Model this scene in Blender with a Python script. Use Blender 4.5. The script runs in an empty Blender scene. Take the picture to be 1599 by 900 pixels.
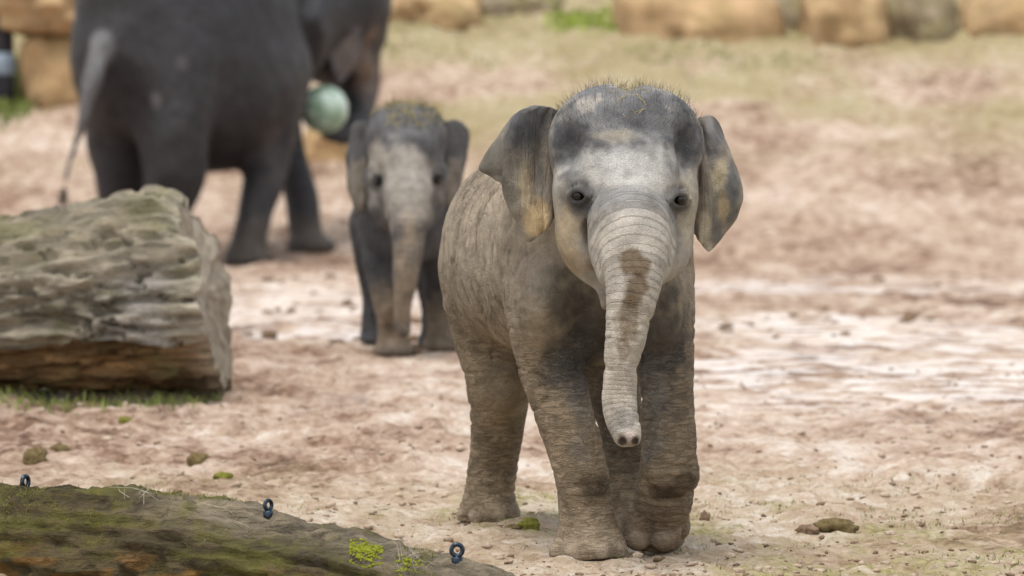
import bpy, math, random
import numpy as np
from mathutils import Vector

rng = np.random.default_rng(7)
random.seed(7)
R = math.radians
scene = bpy.context.scene
col = scene.collection

# ------------------------------------------------------------------ camera
FPX = 6615.0            # focal length in photo pixels (photo is 1599 wide)
CAM_H = 0.95
PITCH = math.atan(278.0 / FPX)
cam_data = bpy.data.cameras.new("camera")
cam_data.sensor_width = 36.0
cam_data.lens = 36.0 * FPX / 1599.0
cam_data.clip_start = 0.1
cam_data.clip_end = 2000
cam_data.dof.use_dof = True
cam_data.dof.focus_distance = 8.78
cam_data.dof.aperture_fstop = 5.6
cam = bpy.data.objects.new("camera", cam_data)
col.objects.link(cam)
cam.location = (0, 0, CAM_H)
cam.rotation_euler = (math.pi / 2 - PITCH, 0, 0)
scene.camera = cam

# ------------------------------------------------------------------ sky, sun, exposure (bright overcast)
SUN_EL, SUN_AZ = R(74), R(215)     # high, veiled by cloud
world = bpy.data.worlds.new("World")
scene.world = world
world.use_nodes = True
nt = world.node_tree
bg = nt.nodes["Background"]
sky = nt.nodes.new("ShaderNodeTexSky")
sky.sky_type = 'NISHITA'
sky.sun_disc = False
sky.sun_elevation = SUN_EL
sky.sun_rotation = SUN_AZ
sky.dust_density = 0.3
sky.air_density = 1.7
sky.ozone_density = 1.0
hs = nt.nodes.new("ShaderNodeHueSaturation")
hs.inputs["Saturation"].default_value = 0.22     # cloud cover: nearly colourless sky
nt.links.new(sky.outputs[0], hs.inputs["Color"])
nt.links.new(hs.outputs[0], bg.inputs[0])
bg.inputs[1].default_value = 0.10
sd = bpy.data.lights.new("sun", 'SUN')
sd.energy = 1.5
sd.angle = R(28)
sd.color = (1.0, 0.95, 0.88)
sun = bpy.data.objects.new("sun", sd)
col.objects.link(sun)
sdir = Vector((math.sin(SUN_AZ) * math.cos(SUN_EL), math.cos(SUN_AZ) * math.cos(SUN_EL), math.sin(SUN_EL)))
sun.rotation_euler = (-sdir).to_track_quat('-Z', 'Y').to_euler()
scene.view_settings.view_transform = 'Standard'
scene.view_settings.look = 'None'
scene.view_settings.gamma = 1.0
scene.view_settings.use_curve_mapping = False
scene.view_settings.exposure = 1.10
scene.cycles.max_bounces = 6

# ------------------------------------------------------------------ helpers: pixels, noise
SP, CP = math.sin(PITCH), math.cos(PITCH)
def W(px, py, Y):
    """world point seen at photo pixel (px,py) whose distance along the ground is Y"""
    cx, cy = (px - 799.5) / FPX, (450.0 - py) / FPX
    dx, dy, dz = cx, CP + cy * SP, -SP + cy * CP
    t = Y / dy
    return np.array([dx * t, Y, CAM_H + dz * t])
def S(px, Y):
    return px * Y / FPX

def _hash(ix, iy, iz):
    h = (ix * 374761393 + iy * 668265263 + iz * 2147483647) & 0xFFFFFFFF
    h = ((h ^ (h >> 13)) * 1274126177) & 0xFFFFFFFF
    h = ((h ^ (h >> 16)) * 2246822519) & 0xFFFFFFFF
    return ((h ^ (h >> 15)) & 0xFFFFFF) / float(0xFFFFFF)
def vnoise(x, y, z=0.0, seed=0):
    """value noise, -1..1"""
    x, y, z = np.broadcast_arrays(np.asarray(x, float), np.asarray(y, float), np.asarray(z, float))
    xi, yi, zi = np.floor(x).astype(np.int64), np.floor(y).astype(np.int64), np.floor(z).astype(np.int64)
    fx, fy, fz = x - xi, y - yi, z - zi
    fx, fy, fz = [f * f * f * (f * (f * 6 - 15) + 10) for f in (fx, fy, fz)]
    zi = zi + seed * 101
    r = 0
    for a in (0, 1):
        wa = fx if a else 1 - fx
        for b in (0, 1):
            wb = fy if b else 1 - fy
            for c in (0, 1):
                wc = fz if c else 1 - fz
                r = r + wa * wb * wc * _hash(xi + a, yi + b, zi + c)
    return r * 2 - 1
def fbm(x, y, z=0.0, oct=4, seed=0, gain=0.5):
    s, a, f, n = 0, 1.0, 1.0, 0
    for o in range(oct):
        s = s + a * vnoise(np.asarray(x) * f + 17.3 * o, np.asarray(y) * f + 5.1 * o, np.asarray(z) * f, seed + o)
        n += a; a *= gain; f *= 2.03
    return s / n * 1.6
def smooth(a, b, x):
    t = np.clip((x - a) / (b - a), 0, 1)
    return t * t * (3 - 2 * t)

# ------------------------------------------------------------------ helpers: meshes, tags, materials
def tag(o, label=None, cat=None, group=None, kind=None):
    if label: o["label"] = label
    if cat: o["category"] = cat
    if group: o["group"] = group
    if kind: o["kind"] = kind
    return o
def mesh_obj(name, verts, faces, mat=None, parent=None, smooth_shade=True, origin=None):
    me = bpy.data.meshes.new(name)
    verts = np.asarray(verts, dtype=np.float32)
    if origin is not None:
        verts = verts - np.asarray(origin, dtype=np.float32)
    if isinstance(faces, np.ndarray):
        nf, k = faces.shape
        me.vertices.add(len(verts)); me.vertices.foreach_set("co", verts.ravel())
        me.loops.add(nf * k); me.loops.foreach_set("vertex_index", faces.astype(np.int32).ravel())
        me.polygons.add(nf)
        me.polygons.foreach_set("loop_start", (np.arange(nf) * k).astype(np.int32))
        me.polygons.foreach_set("loop_total", np.full(nf, k, dtype=np.int32))
        me.update(calc_edges=True)
        me.validate()
    else:
        me.from_pydata([tuple(v) for v in verts], [], [tuple(f) for f in faces])
        me.update()
    if smooth_shade:
        me.polygons.foreach_set("use_smooth", np.ones(len(me.polygons), dtype=bool))
    if mat: me.materials.append(mat)
    o = bpy.data.objects.new(name, me)
    col.objects.link(o)
    if origin is not None:
        o.location = origin
    if parent is not None:
        o.parent = parent
        if origin is not None:
            o.location = Vector(origin) - parent.location
        else:
            o.location = -parent.location
    return o
def attr_color(o, name, arr):
    a = o.data.attributes.new(name, 'FLOAT_COLOR', 'POINT')
    if arr.shape[1] == 3:
        arr = np.concatenate([arr, np.ones((len(arr), 1))], 1)
    a.data.foreach_set("color", arr.astype(np.float32).ravel())
def attr_float(o, name, arr):
    a = o.data.attributes.new(name, 'FLOAT', 'POINT')
    a.data.foreach_set("value", arr.astype(np.float32))

class NT:
    """tiny node-graph helper"""
    def __init__(self, name, rough=0.8, spec=0.3):
        self.m = bpy.data.materials.new(name); self.m.use_nodes = True
        self.t = self.m.node_tree
        self.b = self.t.nodes["Principled BSDF"]
        self.b.inputs["Roughness"].default_value = rough
        self.b.inputs["Specular IOR Level"].default_value = spec
    def n(self, typ, **kw):
        nd = self.t.nodes.new("ShaderNode" + typ)
        for k, v in kw.items(): setattr(nd, k, v)
        return nd
    def link(self, a, b): self.t.links.new(a, b)
    def sock(self, v, inp):
        if hasattr(v, "links") or hasattr(v, "is_output"): self.link(v, inp)
        else: inp.default_value = v
    def math(self, op, a, b=0.0, c=None, clamp=False):
        nd = self.n("Math", operation=op, use_clamp=clamp)
        self.sock(a, nd.inputs[0]); self.sock(b, nd.inputs[1])
        if c is not None: self.sock(c, nd.inputs[2])
        return nd.outputs[0]
    def coords(self, scale=(1, 1, 1), kind="Object"):
        tc = self.n("TexCoord"); mp = self.n("Mapping")
        mp.inputs["Scale"].default_value = scale
        self.link(tc.outputs[kind], mp.inputs["Vector"])
        return mp.outputs[0]
    def noise(self, vec, scale=5, detail=4, rough=0.55, dist=0.0):
        nd = self.n("TexNoise"); self.link(vec, nd.inputs["Vector"])
        nd.inputs["Scale"].default_value = scale; nd.inputs["Detail"].default_value = detail
        nd.inputs["Roughness"].default_value = rough; nd.inputs["Distortion"].default_value = dist
        return nd.outputs["Fac"]
    def voro(self, vec, scale=5, feature='F1', rand=1.0):
        nd = self.n("TexVoronoi", feature=feature); self.link(vec, nd.inputs["Vector"])
        nd.inputs["Scale"].default_value = scale; nd.inputs["Randomness"].default_value = rand
        return nd.outputs["Distance"]
    def ramp(self, fac, stops, interp='LINEAR'):
        nd = self.n("ValToRGB"); self.link(fac, nd.inputs[0]); cr = nd.color_ramp
        cr.interpolation = interp
        while len(cr.elements) < len(stops): cr.elements.new(0.5)
        for e, (p, c) in zip(cr.elements, stops):
            e.position = p; e.color = (*c, 1) if len(c) == 3 else c
        return nd.outputs[0]
    def map(self, v, a, b, c, d):
        nd = self.n("MapRange"); self.sock(v, nd.inputs[0])
        for i, x in enumerate((a, b, c, d)): self.sock(x, nd.inputs[i + 1])
        return nd.outputs[0]
    def mix(self, fac, a, b, blend='MIX'):
        nd = self.n("MixRGB", blend_type=blend)
        self.sock(fac, nd.inputs[0])
        for i, v in ((1, a), (2, b)):
            if isinstance(v, tuple): nd.inputs[i].default_value = (*v, 1)
            else: self.sock(v, nd.inputs[i])
        return nd.outputs[0]
    def attr(self, name, out="Color"):
        nd = self.n("Attribute", attribute_name=name); return nd.outputs[out]
    def bump(self, h, strength=0.5, dist=0.01):
        nd = self.n("Bump"); self.link(h, nd.inputs["Height"])
        nd.inputs["Strength"].default_value = strength; nd.inputs["Distance"].default_value = dist
        self.link(nd.outputs[0], self.b.inputs["Normal"])

def skin_material(name, unit=1.0, rough=0.78, bump=0.8, spec=0.25):
    g = NT(name, rough=rough, spec=spec)
    base = g.attr("skin")
    wr = g.n("SeparateColor"); g.link(g.attr("wrinkle"), wr.inputs[0])
    u = g.attr("limb_u", "Fac")
    co = g.coords()
    mott = g.noise(co, 22 / unit, 5, 0.65)
    base2 = g.mix(1.0, base, g.ramp(mott, [(0.28, (0.62, 0.61, 0.60)), (0.5, (.97, .97, .97)), (0.74, (1.3, 1.29, 1.28))]), 'MULTIPLY')
    dn = g.noise(co, 70 / unit, 4, 0.7)
    base2 = g.mix(g.map(dn, 0.5, 0.75, 0, 0.10), base2, (0.40, 0.31, 0.22))     # dust speckle
    # fine skin lattice
    cells = g.voro(co, 210 / unit, 'DISTANCE_TO_EDGE')
    lat = g.map(cells, 0.0, 0.12, 0.0, 1.0)
    # limb rings (trunk)
    wob = g.noise(co, 16 / unit, 2, 0.5)
    ph = g.math('ADD', g.math('MULTIPLY', u, 2 * math.pi / (0.0105 * unit)), g.math('MULTIPLY', wob, 3.0))
    ring = g.math('POWER', g.math('ABSOLUTE', g.math('SINE', g.math('MULTIPLY', ph, 0.5))), 0.45)
    # level creases (legs): noise squeezed along the limb
    cz = g.coords((26 / unit, 26 / unit, 95 / unit))
    n1 = g.noise(cz, 1.0, 3, 0.6, 0.6)
    cre = g.map(g.math('ABSOLUTE', g.math('SUBTRACT', n1, 0.5)), 0.0, 0.075, 0.0, 1.0)
    # upright folds (flank)
    cf = g.coords((40 / unit, 26 / unit, 5 / unit))
    n2 = g.noise(cf, 1.0, 3, 0.55, 0.5)
    fol = g.map(g.math('ABSOLUTE', g.math('SUBTRACT', n2, 0.5)), 0.0, 0.09, 0.0, 1.0)
    def wt(h, w):       # 1 - w*(1-h)
        return g.math('SUBTRACT', 1.0, g.math('MULTIPLY', w, g.math('SUBTRACT', 1.0, h)))
    hr = wt(ring, wr.outputs[0]); hc = wt(cre, wr.outputs[1]); hf = wt(fol, wr.outputs[2])
    hl = wt(lat, 0.24)
    H = g.math('ADD', g.math('ADD', g.math('MULTIPLY', hr, 1.0), g.math('MULTIPLY', hc, 0.9)),
               g.math('ADD', g.math('MULTIPLY', hf, 1.0), g.math('MULTIPLY', hl, 0.8)))
    H = g.math('ADD', H, g.math('MULTIPLY', g.noise(co, 45 / unit, 4, 0.6), 0.7))
    g.bump(H, bump, 0.0065 * unit)
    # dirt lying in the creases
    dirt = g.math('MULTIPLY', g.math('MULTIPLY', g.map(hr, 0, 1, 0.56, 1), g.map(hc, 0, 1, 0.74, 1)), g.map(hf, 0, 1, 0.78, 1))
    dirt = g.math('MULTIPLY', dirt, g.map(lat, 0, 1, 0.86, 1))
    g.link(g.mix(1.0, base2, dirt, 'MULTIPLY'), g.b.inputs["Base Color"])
    g.link(g.map(mott, 0.3, 0.7, rough + 0.08, rough - 0.10), g.b.inputs["Roughness"])
    return g.m

# ------------------------------------------------------------------ the lie of the land
_PY = np.array([0, 6, 8.2, 9.0, 9.9, 12, 15.75, 20, 26, 31, 32.2, 33, 33.7, 36, 40, 45, 50, 60, 90, 400.0])
_PZ = np.array([0, 0, 0, 0, 0, .01, .04, 0.0, -.10, -.25, -.29, -.26, -.17, .12, .78, 1.72, 2.35, 2.8, 3.2, 4.0])
def base_h(Y):
    Y = np.asarray(Y, float)
    r = 0
    for d, w in ((-1, .25), (0, .5), (1, .25)):
        r = r + w * np.interp(Y + d * 0.06 * np.minimum(Y, 50) * 0.25, _PY, _PZ)
    return r
FLAT = []     # (x, y, radius, z): ground pressed level under a foot or a log
def ground_h(x, y, detail=True):
    x = np.asarray(x, float); y = np.asarray(y, float)
    z = base_h(y) + 0.0
    far = smooth(11, 30, y)
    z = z + fbm(x * 0.35, y * 0.35, 0, 3, 3) * (0.015 + 0.045 * far) * smooth(9.5, 20, y)
    if detail:
        amp = 0.014 + 0.010 * smooth(10, 14, y) + 0.03 * smooth(22, 40, y)
        lump = fbm(x * 4.2, y * 3.4, 0, 4, 11)
        z = z + amp * lump
        ridg = 1 - np.abs(fbm(x * 7.5, y * 6.5, 0, 3, 21))
        z = z + (0.007 + 0.006 * smooth(10, 15, y)) * (ridg - 0.7)
        z = z + 0.0115 * fbm(x * 18, y * 12, 0, 4, 31, .62)
        z = z - 0.024 * smooth(9.6, 12, y) * smooth(.25, .6, fbm(x * 3.1 + 9, y * 2.0, 0, 3, 41))      # scuffed hollows
        for (fx, fy, fr, fd) in PRINTS:
            d2 = ((x - fx) ** 2 + (y - fy) ** 2)
            m = d2 < (fr * 2) ** 2
            if m.any():
                d = np.sqrt(d2[m]) / fr
                d = d * (1 + 0.14 * vnoise(x[m] * 14, y[m] * 14, 0, 5))
                z[m] += fd * (-(1 - smooth(0.65, 1.0, d)) + 0.42 * np.exp(-((d - 1.15) / 0.2) ** 2))
    for (fx, fy, fr, fz) in FLAT:
        d = np.sqrt((x - fx) ** 2 + (y - fy) ** 2) / fr
        w = 1 - smooth(0.75, 1.7, d)
        z = z * (1 - w) + w * fz
    return z
PRINTS = []
for i in range(150):
    yy = 10.6 + 14 * rng.random() ** 1.3
    PRINTS.append((rng.uniform(-1.2, 1.3) * yy / 8.0, yy, rng.uniform(.07, .15), rng.uniform(.010, .026)))
_gy = np.linspace(7.0, 75.0, 9000)
_gp = 450.0 - FPX * np.tan(np.arctan2(base_h(_gy) - CAM_H, _gy) + PITCH)     # photo row at which the ground at that distance shows
_gp = np.minimum.accumulate(_gp)
def ground_hit(px, py, lo=7.0, hi=75.0):
    Y = float(np.interp(-py, -_gp, _gy))
    return W(px, py, min(max(Y, lo), hi))
# feet of the animals press the ground level; filled in before the ground is meshed

# ------------------------------------------------------------------ sculpting: signed-distance clay -> one continuous mesh
class Clay:
    def __init__(self, lo, hi, h, pad=0.10):
        self.lo = np.asarray(lo, float); self.h = h; self.pad = pad
        n = np.ceil((np.asarray(hi, float) - self.lo) / h).astype(int) + 1
        self.ax = [self.lo[i] + h * np.arange(n[i]) for i in range(3)]
        self.F = np.full(n, pad * 1.5, dtype=np.float32)
    def box(self, lo, hi):
        sl = []
        for i in range(3):
            a = int(np.clip(np.floor((lo[i] - self.lo[i]) / self.h), 0, self.F.shape[i]))
            b = int(np.clip(np.ceil((hi[i] - self.lo[i]) / self.h) + 1, 0, self.F.shape[i]))
            sl.append(slice(a, max(b, a)))
        x = self.ax[0][sl[0]].astype(np.float32)[:, None, None]
        y = self.ax[1][sl[1]].astype(np.float32)[None, :, None]
        z = self.ax[2][sl[2]].astype(np.float32)[None, None, :]
        return tuple(sl), x, y, z
    def _smin(self, sl, d, k):
        a = self.F[sl]
        if np.isscalar(k) and k <= 0: self.F[sl] = np.minimum(a, d); return
        h = np.clip(0.5 + 0.5 * (a - d) / k, 0, 1)
        self.F[sl] = a + (d - a) * h - k * h * (1 - h)
    def _smax(self, sl, d, k):
        a = self.F[sl]
        if k <= 0: self.F[sl] = np.maximum(a, d); return
        h = np.clip(0.5 - 0.5 * (a - d) / k, 0, 1)
        self.F[sl] = a + (d - a) * h + k * h * (1 - h)
    def ell(self, c, r, yaw=0, pitch=0, roll=0, k=0.05, cut=False):
        c = np.asarray(c, float); r = np.asarray(r, float)
        m = r.max() + (self.pad if not cut else k + 2 * self.h)
        sl, x, y, z = self.box(c - m, c + m)
        if min(self.F[sl].shape) == 0: return
        from mathutils import Euler
        M = np.array(Euler((pitch, roll, yaw), 'XYZ').to_matrix()).T
        X, Y, Z = x - c[0], y - c[1], z - c[2]
        p = [M[i, 0] * X + M[i, 1] * Y + M[i, 2] * Z for i in range(3)]
        k0 = np.sqrt(sum((p[i] / r[i]) ** 2 for i in range(3)))
        k1 = np.sqrt(sum((p[i] / r[i] ** 2) ** 2 for i in range(3))) + 1e-9
        d = k0 * (k0 - 1) / k1
        if cut: self._smax(sl, -d, k)
        else: self._smin(sl, d, k)
    def chain(self, P, rad, k=0.04, sub=4, cut=False):
        P, rad = resample(P, rad, sub)
        m = rad.max() + (self.pad if (not cut or callable(k)) else k + 2 * self.h)
        sl, x, y, z = self.box(P.min(0) - m, P.max(0) + m)
        D = None
        for i in range(len(P) - 1):
            a, b = P[i], P[i + 1]; ab = b - a; L2 = float(ab @ ab) + 1e-12
            t = np.clip(((x - a[0]) * ab[0] + (y - a[1]) * ab[1] + (z - a[2]) * ab[2]) / L2, 0, 1)
            d = np.sqrt((x - a[0] - t * ab[0]) ** 2 + (y - a[1] - t * ab[1]) ** 2 + (z - a[2] - t * ab[2]) ** 2) - (rad[i] + t * (rad[i + 1] - rad[i]))
            D = d if D is None else np.minimum(D, d)
        if callable(k): k = k(z)
        if cut: self._smax(sl, -D, k)
        else: self._smin(sl, D, k)
    def skin_at(self, px, py, Y0, Y1):
        """distance at which the view through a photo pixel meets the clay"""
        for Y in np.arange(Y0, Y1, self.h * .5):
            i = np.round((W(px, py, Y) - self.lo) / self.h).astype(int)
            if (i >= 0).all() and (i < self.F.shape).all() and self.F[tuple(i)] < 0: return float(Y)
        return float(Y1)
    def slice(self, pt, n, rad, k=0.01):
        """remove what lies beyond the plane (pt, n) within rad of pt"""
        pt = np.asarray(pt, float); n = np.asarray(n, float); n = n / np.linalg.norm(n)
        sl, x, y, z = self.box(pt - rad, pt + rad)
        d = (x - pt[0]) * n[0] + (y - pt[1]) * n[1] + (z - pt[2]) * n[2]
        self._smax(sl, np.broadcast_to(d, self.F[sl].shape), k)
    def mesh(self, relax=2):
        F = self.F; nx, ny, nz = F.shape
        s = F < 0
        c = s[:-1, :-1, :-1].astype(np.int8)
        tot = np.zeros((nx - 1, ny - 1, nz - 1), np.int8)
        for a in (0, 1):
            for b in (0, 1):
                for d in (0, 1):
                    tot += s[a:nx - 1 + a, b:ny - 1 + b, d:nz - 1 + d]
        act = (tot > 0) & (tot < 8)
        idx = np.full(act.shape, -1, np.int64)
        I = np.argwhere(act); idx[act] = np.arange(len(I))
        pos = np.zeros((len(I), 3)); cnt = np.zeros(len(I))
        corners = [(a, b, d) for a in (0, 1) for b in (0, 1) for d in (0, 1)]
        val = {q: F[I[:, 0] + q[0], I[:, 1] + q[1], I[:, 2] + q[2]].astype(float) for q in corners}
        for q in corners:
            for ax in range(3):
                if q[ax] == 0:
                    q2 = tuple(1 if j == ax else q[j] for j in range(3))
                    f0, f1 = val[q], val[q2]; m = (f0 < 0) != (f1 < 0)
                    t = np.where(m, f0 / np.where(m, f0 - f1, 1), 0)
                    pp = np.array(q, float)[None, :] + t[:, None] * (np.arange(3) == ax)[None, :]
                    pos += np.where(m[:, None], pp, 0); cnt += m
        V = self.lo + self.h * (I + pos / cnt[:, None])
        faces = []
        for ax in range(3):
            o = [slice(1, -1)] * 3; o[ax] = slice(0, None)
            sa = [slice(1, -1)] * 3; sb = [slice(1, -1)] * 3
            sa[ax] = slice(0, -1); sb[ax] = slice(1, None)
            A, B = s[tuple(sa)], s[tuple(sb)]
            E = np.argwhere(A != B); flip = A[tuple(E.T)]
            off = np.array([1, 1, 1]); off[ax] = 0
            E = E + off
            u, v = [(1, 2), (2, 0), (0, 1)][ax]
            def cell(du, dv):
                q = E.copy(); q[:, u] -= du; q[:, v] -= dv
                return idx[q[:, 0], q[:, 1], q[:, 2]]
            Q = np.stack([cell(1, 1), cell(0, 1), cell(0, 0), cell(1, 0)], 1)
            Q[~flip] = Q[~flip][:, ::-1]
            faces.append(Q)
        Fc = np.concatenate(faces)
        Fc = Fc[(Fc >= 0).all(1)]
        for _ in range(relax):
            acc = np.zeros_like(V); n = np.zeros(len(V))
            for i in range(4):
                a, b = Fc[:, i], Fc[:, (i + 1) % 4]
                for s0, s1 in ((a, b), (b, a)):
                    for j in range(3): acc[:, j] += np.bincount(s0, V[s1, j], len(V))
                    n += np.bincount(s0, minlength=len(V))
            V = 0.45 * V + 0.55 * acc / np.maximum(n, 1)[:, None]
        return V, Fc
def resample(P, rad, sub):
    P = np.asarray(P, float); rad = np.asarray(rad, float)
    if sub <= 1 or len(P) < 3: return P, rad
    Q = np.concatenate([P, rad[:, None]], 1)
    E = np.concatenate([[2 * Q[0] - Q[1]], Q, [2 * Q[-1] - Q[-2]]])
    out = []
    for i in range(len(Q) - 1):
        p0, p1, p2, p3 = E[i:i + 4]
        for j in range(sub):
            t = j / sub
            out.append(0.5 * (2 * p1 + (p2 - p0) * t + (2 * p0 - 5 * p1 + 4 * p2 - p3) * t * t + (3 * p1 - p0 - 3 * p2 + p3) * t ** 3))
    out.append(Q[-1]); out = np.array(out)
    return out[:, :3], np.maximum(out[:, 3], 1e-4)
def vnormals(V, Fc):
    n = np.cross(V[Fc[:, 2]] - V[Fc[:, 0]], V[Fc[:, 3]] - V[Fc[:, 1]])
    N = np.zeros_like(V)
    for i in range(4):
        for j in range(3): N[:, j] += np.bincount(Fc[:, i], n[:, j], len(V))
    return N / (np.linalg.norm(N, axis=1, keepdims=True) + 1e-12)
def near_chain(V, P, rad, sub=4):
    """arclength along the chain and signed distance for every vertex"""
    P, rad = resample(P, rad, sub)
    best = np.full(len(V), 1e9); u = np.zeros(len(V)); L = 0
    for i in range(len(P) - 1):
        ab = P[i + 1] - P[i]; l = np.linalg.norm(ab)
        t = np.clip((V - P[i]) @ ab / (l * l + 1e-12), 0, 1)
        d = np.linalg.norm(V - P[i] - t[:, None] * ab, axis=1) - (rad[i] + t * (rad[i + 1] - rad[i]))
        m = d < best; best[m] = d[m]; u[m] = L + t[m] * l
        L += l
    return u, best
def chain_px(rows):
    """rows of (px, py, Y, radius px) -> points, radii in metres"""
    return np.array([W(a, b, c) for a, b, c, r in rows]), np.array([S(r, c) for a, b, c, r in rows])

def catmull_grid(G, nu, nv):
    """G[rows][cols] of 3-vectors -> dense nu x nv sheet"""
    G = np.asarray(G, float)
    def dense(A, n):
        m = len(A); t = np.linspace(0, m - 1, n); i = np.minimum(t.astype(int), m - 2); f = (t - i)
        E = np.concatenate([[2 * A[0] - A[1]], A, [2 * A[-1] - A[-2]]])
        f = f.reshape((-1,) + (1,) * (A.ndim - 1))
        p0, p1, p2, p3 = E[i], E[i + 1], E[i + 2], E[i + 3]
        return 0.5 * (2 * p1 + (p2 - p0) * f + (2 * p0 - 5 * p1 + 4 * p2 - p3) * f * f + (3 * p1 - p0 - 3 * p2 + p3) * f ** 3)
    D = dense(G, nu)
    return np.swapaxes(dense(np.swapaxes(D, 0, 1), nv), 0, 1)
def sheet_solid(Gd, thick):
    """give a dense sheet thickness; returns verts, quads, (u,v) per vertex"""
    nu, nv = Gd.shape[:2]
    du = np.gradient(Gd, axis=0); dv = np.gradient(Gd, axis=1)
    N = np.cross(du, dv); N /= np.linalg.norm(N, axis=2, keepdims=True) + 1e-12
    uu, vv = np.meshgrid(np.linspace(0, 1, nu), np.linspace(0, 1, nv), indexing='ij')
    edge = np.minimum(np.minimum(uu, 1 - uu) * 8, (1 - vv) * 8)
    th = thick * (0.35 + 0.65 * np.clip(edge, 0, 1) ** 0.5)[..., None] * 0.5
    A = (Gd + N * th).reshape(-1, 3); B = (Gd - N * th).reshape(-1, 3)
    V = np.concatenate([A, B]); n = nu * nv
    id_ = np.arange(n).reshape(nu, nv)
    q = np.stack([id_[:-1, :-1], id_[1:, :-1], id_[1:, 1:], id_[:-1, 1:]], -1).reshape(-1, 4)
    faces = [q, q[:, ::-1] + n]
    def rim(l):
        l = np.asarray(l); a, b = l[:-1], l[1:]
        faces.append(np.stack([a, a + n, b + n, b], 1))
    rim(id_[:, 0]); rim(id_[::-1, -1]); rim(id_[0, ::-1]); rim(id_[-1, :])
    uv = np.stack([uu.ravel(), vv.ravel()], 1)
    return V, np.concatenate(faces), np.concatenate([uv, uv])
def paint(C, V, c, r, rgb, amt=1.0, soft=0.5, wob=0.25, freq=18, seed=0, mask=None):
    """a patch of pigment or dried mud on the skin with an uneven outline"""
    q = (V - np.asarray(c)) / np.asarray(r)
    d = np.sqrt((q ** 2).sum(1))
    d = d + wob * 1.25 * fbm(V[:, 0] * freq, V[:, 1] * freq, V[:, 2] * freq, 3, seed) + wob * .5 * fbm(V[:, 0] * freq * 4, V[:, 1] * freq * 4, V[:, 2] * freq * 4, 3, seed + 50)
    soft = soft * .9
    w = amt * (1 - smooth(1 - soft, 1 + soft, d))
    if mask is not None: w = w * mask
    C[:] = C * (1 - w[:, None]) + w[:, None] * np.asarray(rgb)

def finish_animal(name, parts, mat, origin, label, cat="elephant", sub=0):
    """parts: list of (V, F, skin colour, wrinkle weights, limb_u) joined into one mesh object"""
    V, Fc, C, Wk, U = [], [], [], [], []; off = 0
    for v, f, c, w, u in parts:
        V.append(v); Fc.append(f + off); C.append(c); Wk.append(w); U.append(u); off += len(v)
    o = mesh_obj(name, np.concatenate(V), np.concatenate(Fc), mat, origin=origin)
    attr_color(o, "skin", np.clip(np.concatenate(C), 0.01, 1)); attr_color(o, "wrinkle", np.clip(np.concatenate(Wk), 0, 1))
    attr_float(o, "limb_u", np.concatenate(U))
    tag(o, label, cat, "herd of elephants")
    if sub:
        md = o.modifiers.new("subdivision", 'SUBSURF'); md.levels = sub; md.render_levels = sub
    return o
def ball_mesh(c, r, n=14):
    c = np.asarray(c); V = []; Fq = []
    for i in range(n + 1):
        th = math.pi * i / n
        for j in range(2 * n):
            ph = math.pi * j / n
            V.append((math.sin(th) * math.cos(ph), math.sin(th) * math.sin(ph), math.cos(th)))
    V = np.array(V) * np.asarray(r) + c
    for i in range(n):
        for j in range(2 * n):
            a = i * 2 * n + j; b = i * 2 * n + (j + 1) % (2 * n)
            Fq.append((a, a + 2 * n, b + 2 * n, b))
    return V, Fq

# ------------------------------------------------------------------ materials shared by the animals
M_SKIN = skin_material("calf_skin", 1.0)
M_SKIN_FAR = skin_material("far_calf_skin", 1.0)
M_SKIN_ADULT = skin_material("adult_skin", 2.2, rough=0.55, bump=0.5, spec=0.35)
g = NT("eye_gloss", rough=0.10, spec=0.4)
e_v = g.coords()
g.b.inputs["Base Color"].default_value = (0.012, 0.009, 0.007, 1)
M_EYE = g.m
g = NT("hair_dark", rough=0.6, spec=0.3); g.b.inputs["Base Color"].default_value = (0.05, 0.042, 0.036, 1); M_HAIR = g.m
g = NT("straw", rough=0.8, spec=0.2)
g.link(g.ramp(g.noise(g.coords(), 60, 2), [(0.3, (0.30, 0.24, 0.09)), (0.7, (0.50, 0.43, 0.20))]), g.b.inputs["Base Color"]); M_STRAW = g.m

def strands(name, roots, dirs, length, width, mat, parent, seed=1, bend=0.5):
    """thin tapered hairs, each a bent two-segment blade with three sides"""
    r = np.random.default_rng(seed); V = []; Fq = []
    for p, d in zip(roots, dirs):
        L = length * r.uniform(0.45, 1.25)
        d = d + r.normal(0, 0.28, 3); d /= np.linalg.norm(d)
        b = r.normal(0, 1, 3) * bend * L * 0.5
        a1 = np.cross(d, r.normal(0, 1, 3)); a1 /= np.linalg.norm(a1); a2 = np.cross(d, a1)
        n0 = len(V)
        for s, w in ((-0.15, 1.0), (0.45, 0.75), (1.0, 0.15)):
            c = p + d * L * s + b * max(s, 0) ** 2
            for q in range(3):
                an = q * 2.094
                V.append(c + (a1 * math.cos(an) + a2 * math.sin(an)) * width * w)
        for s in (0, 3):
            for q in range(3):
                q2 = (q + 1) % 3
                Fq.append((n0 + s + q, n0 + s + q2, n0 + s + 3 + q2, n0 + s + 3 + q))
    return mesh_obj(name, V, Fq, mat, parent)

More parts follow.
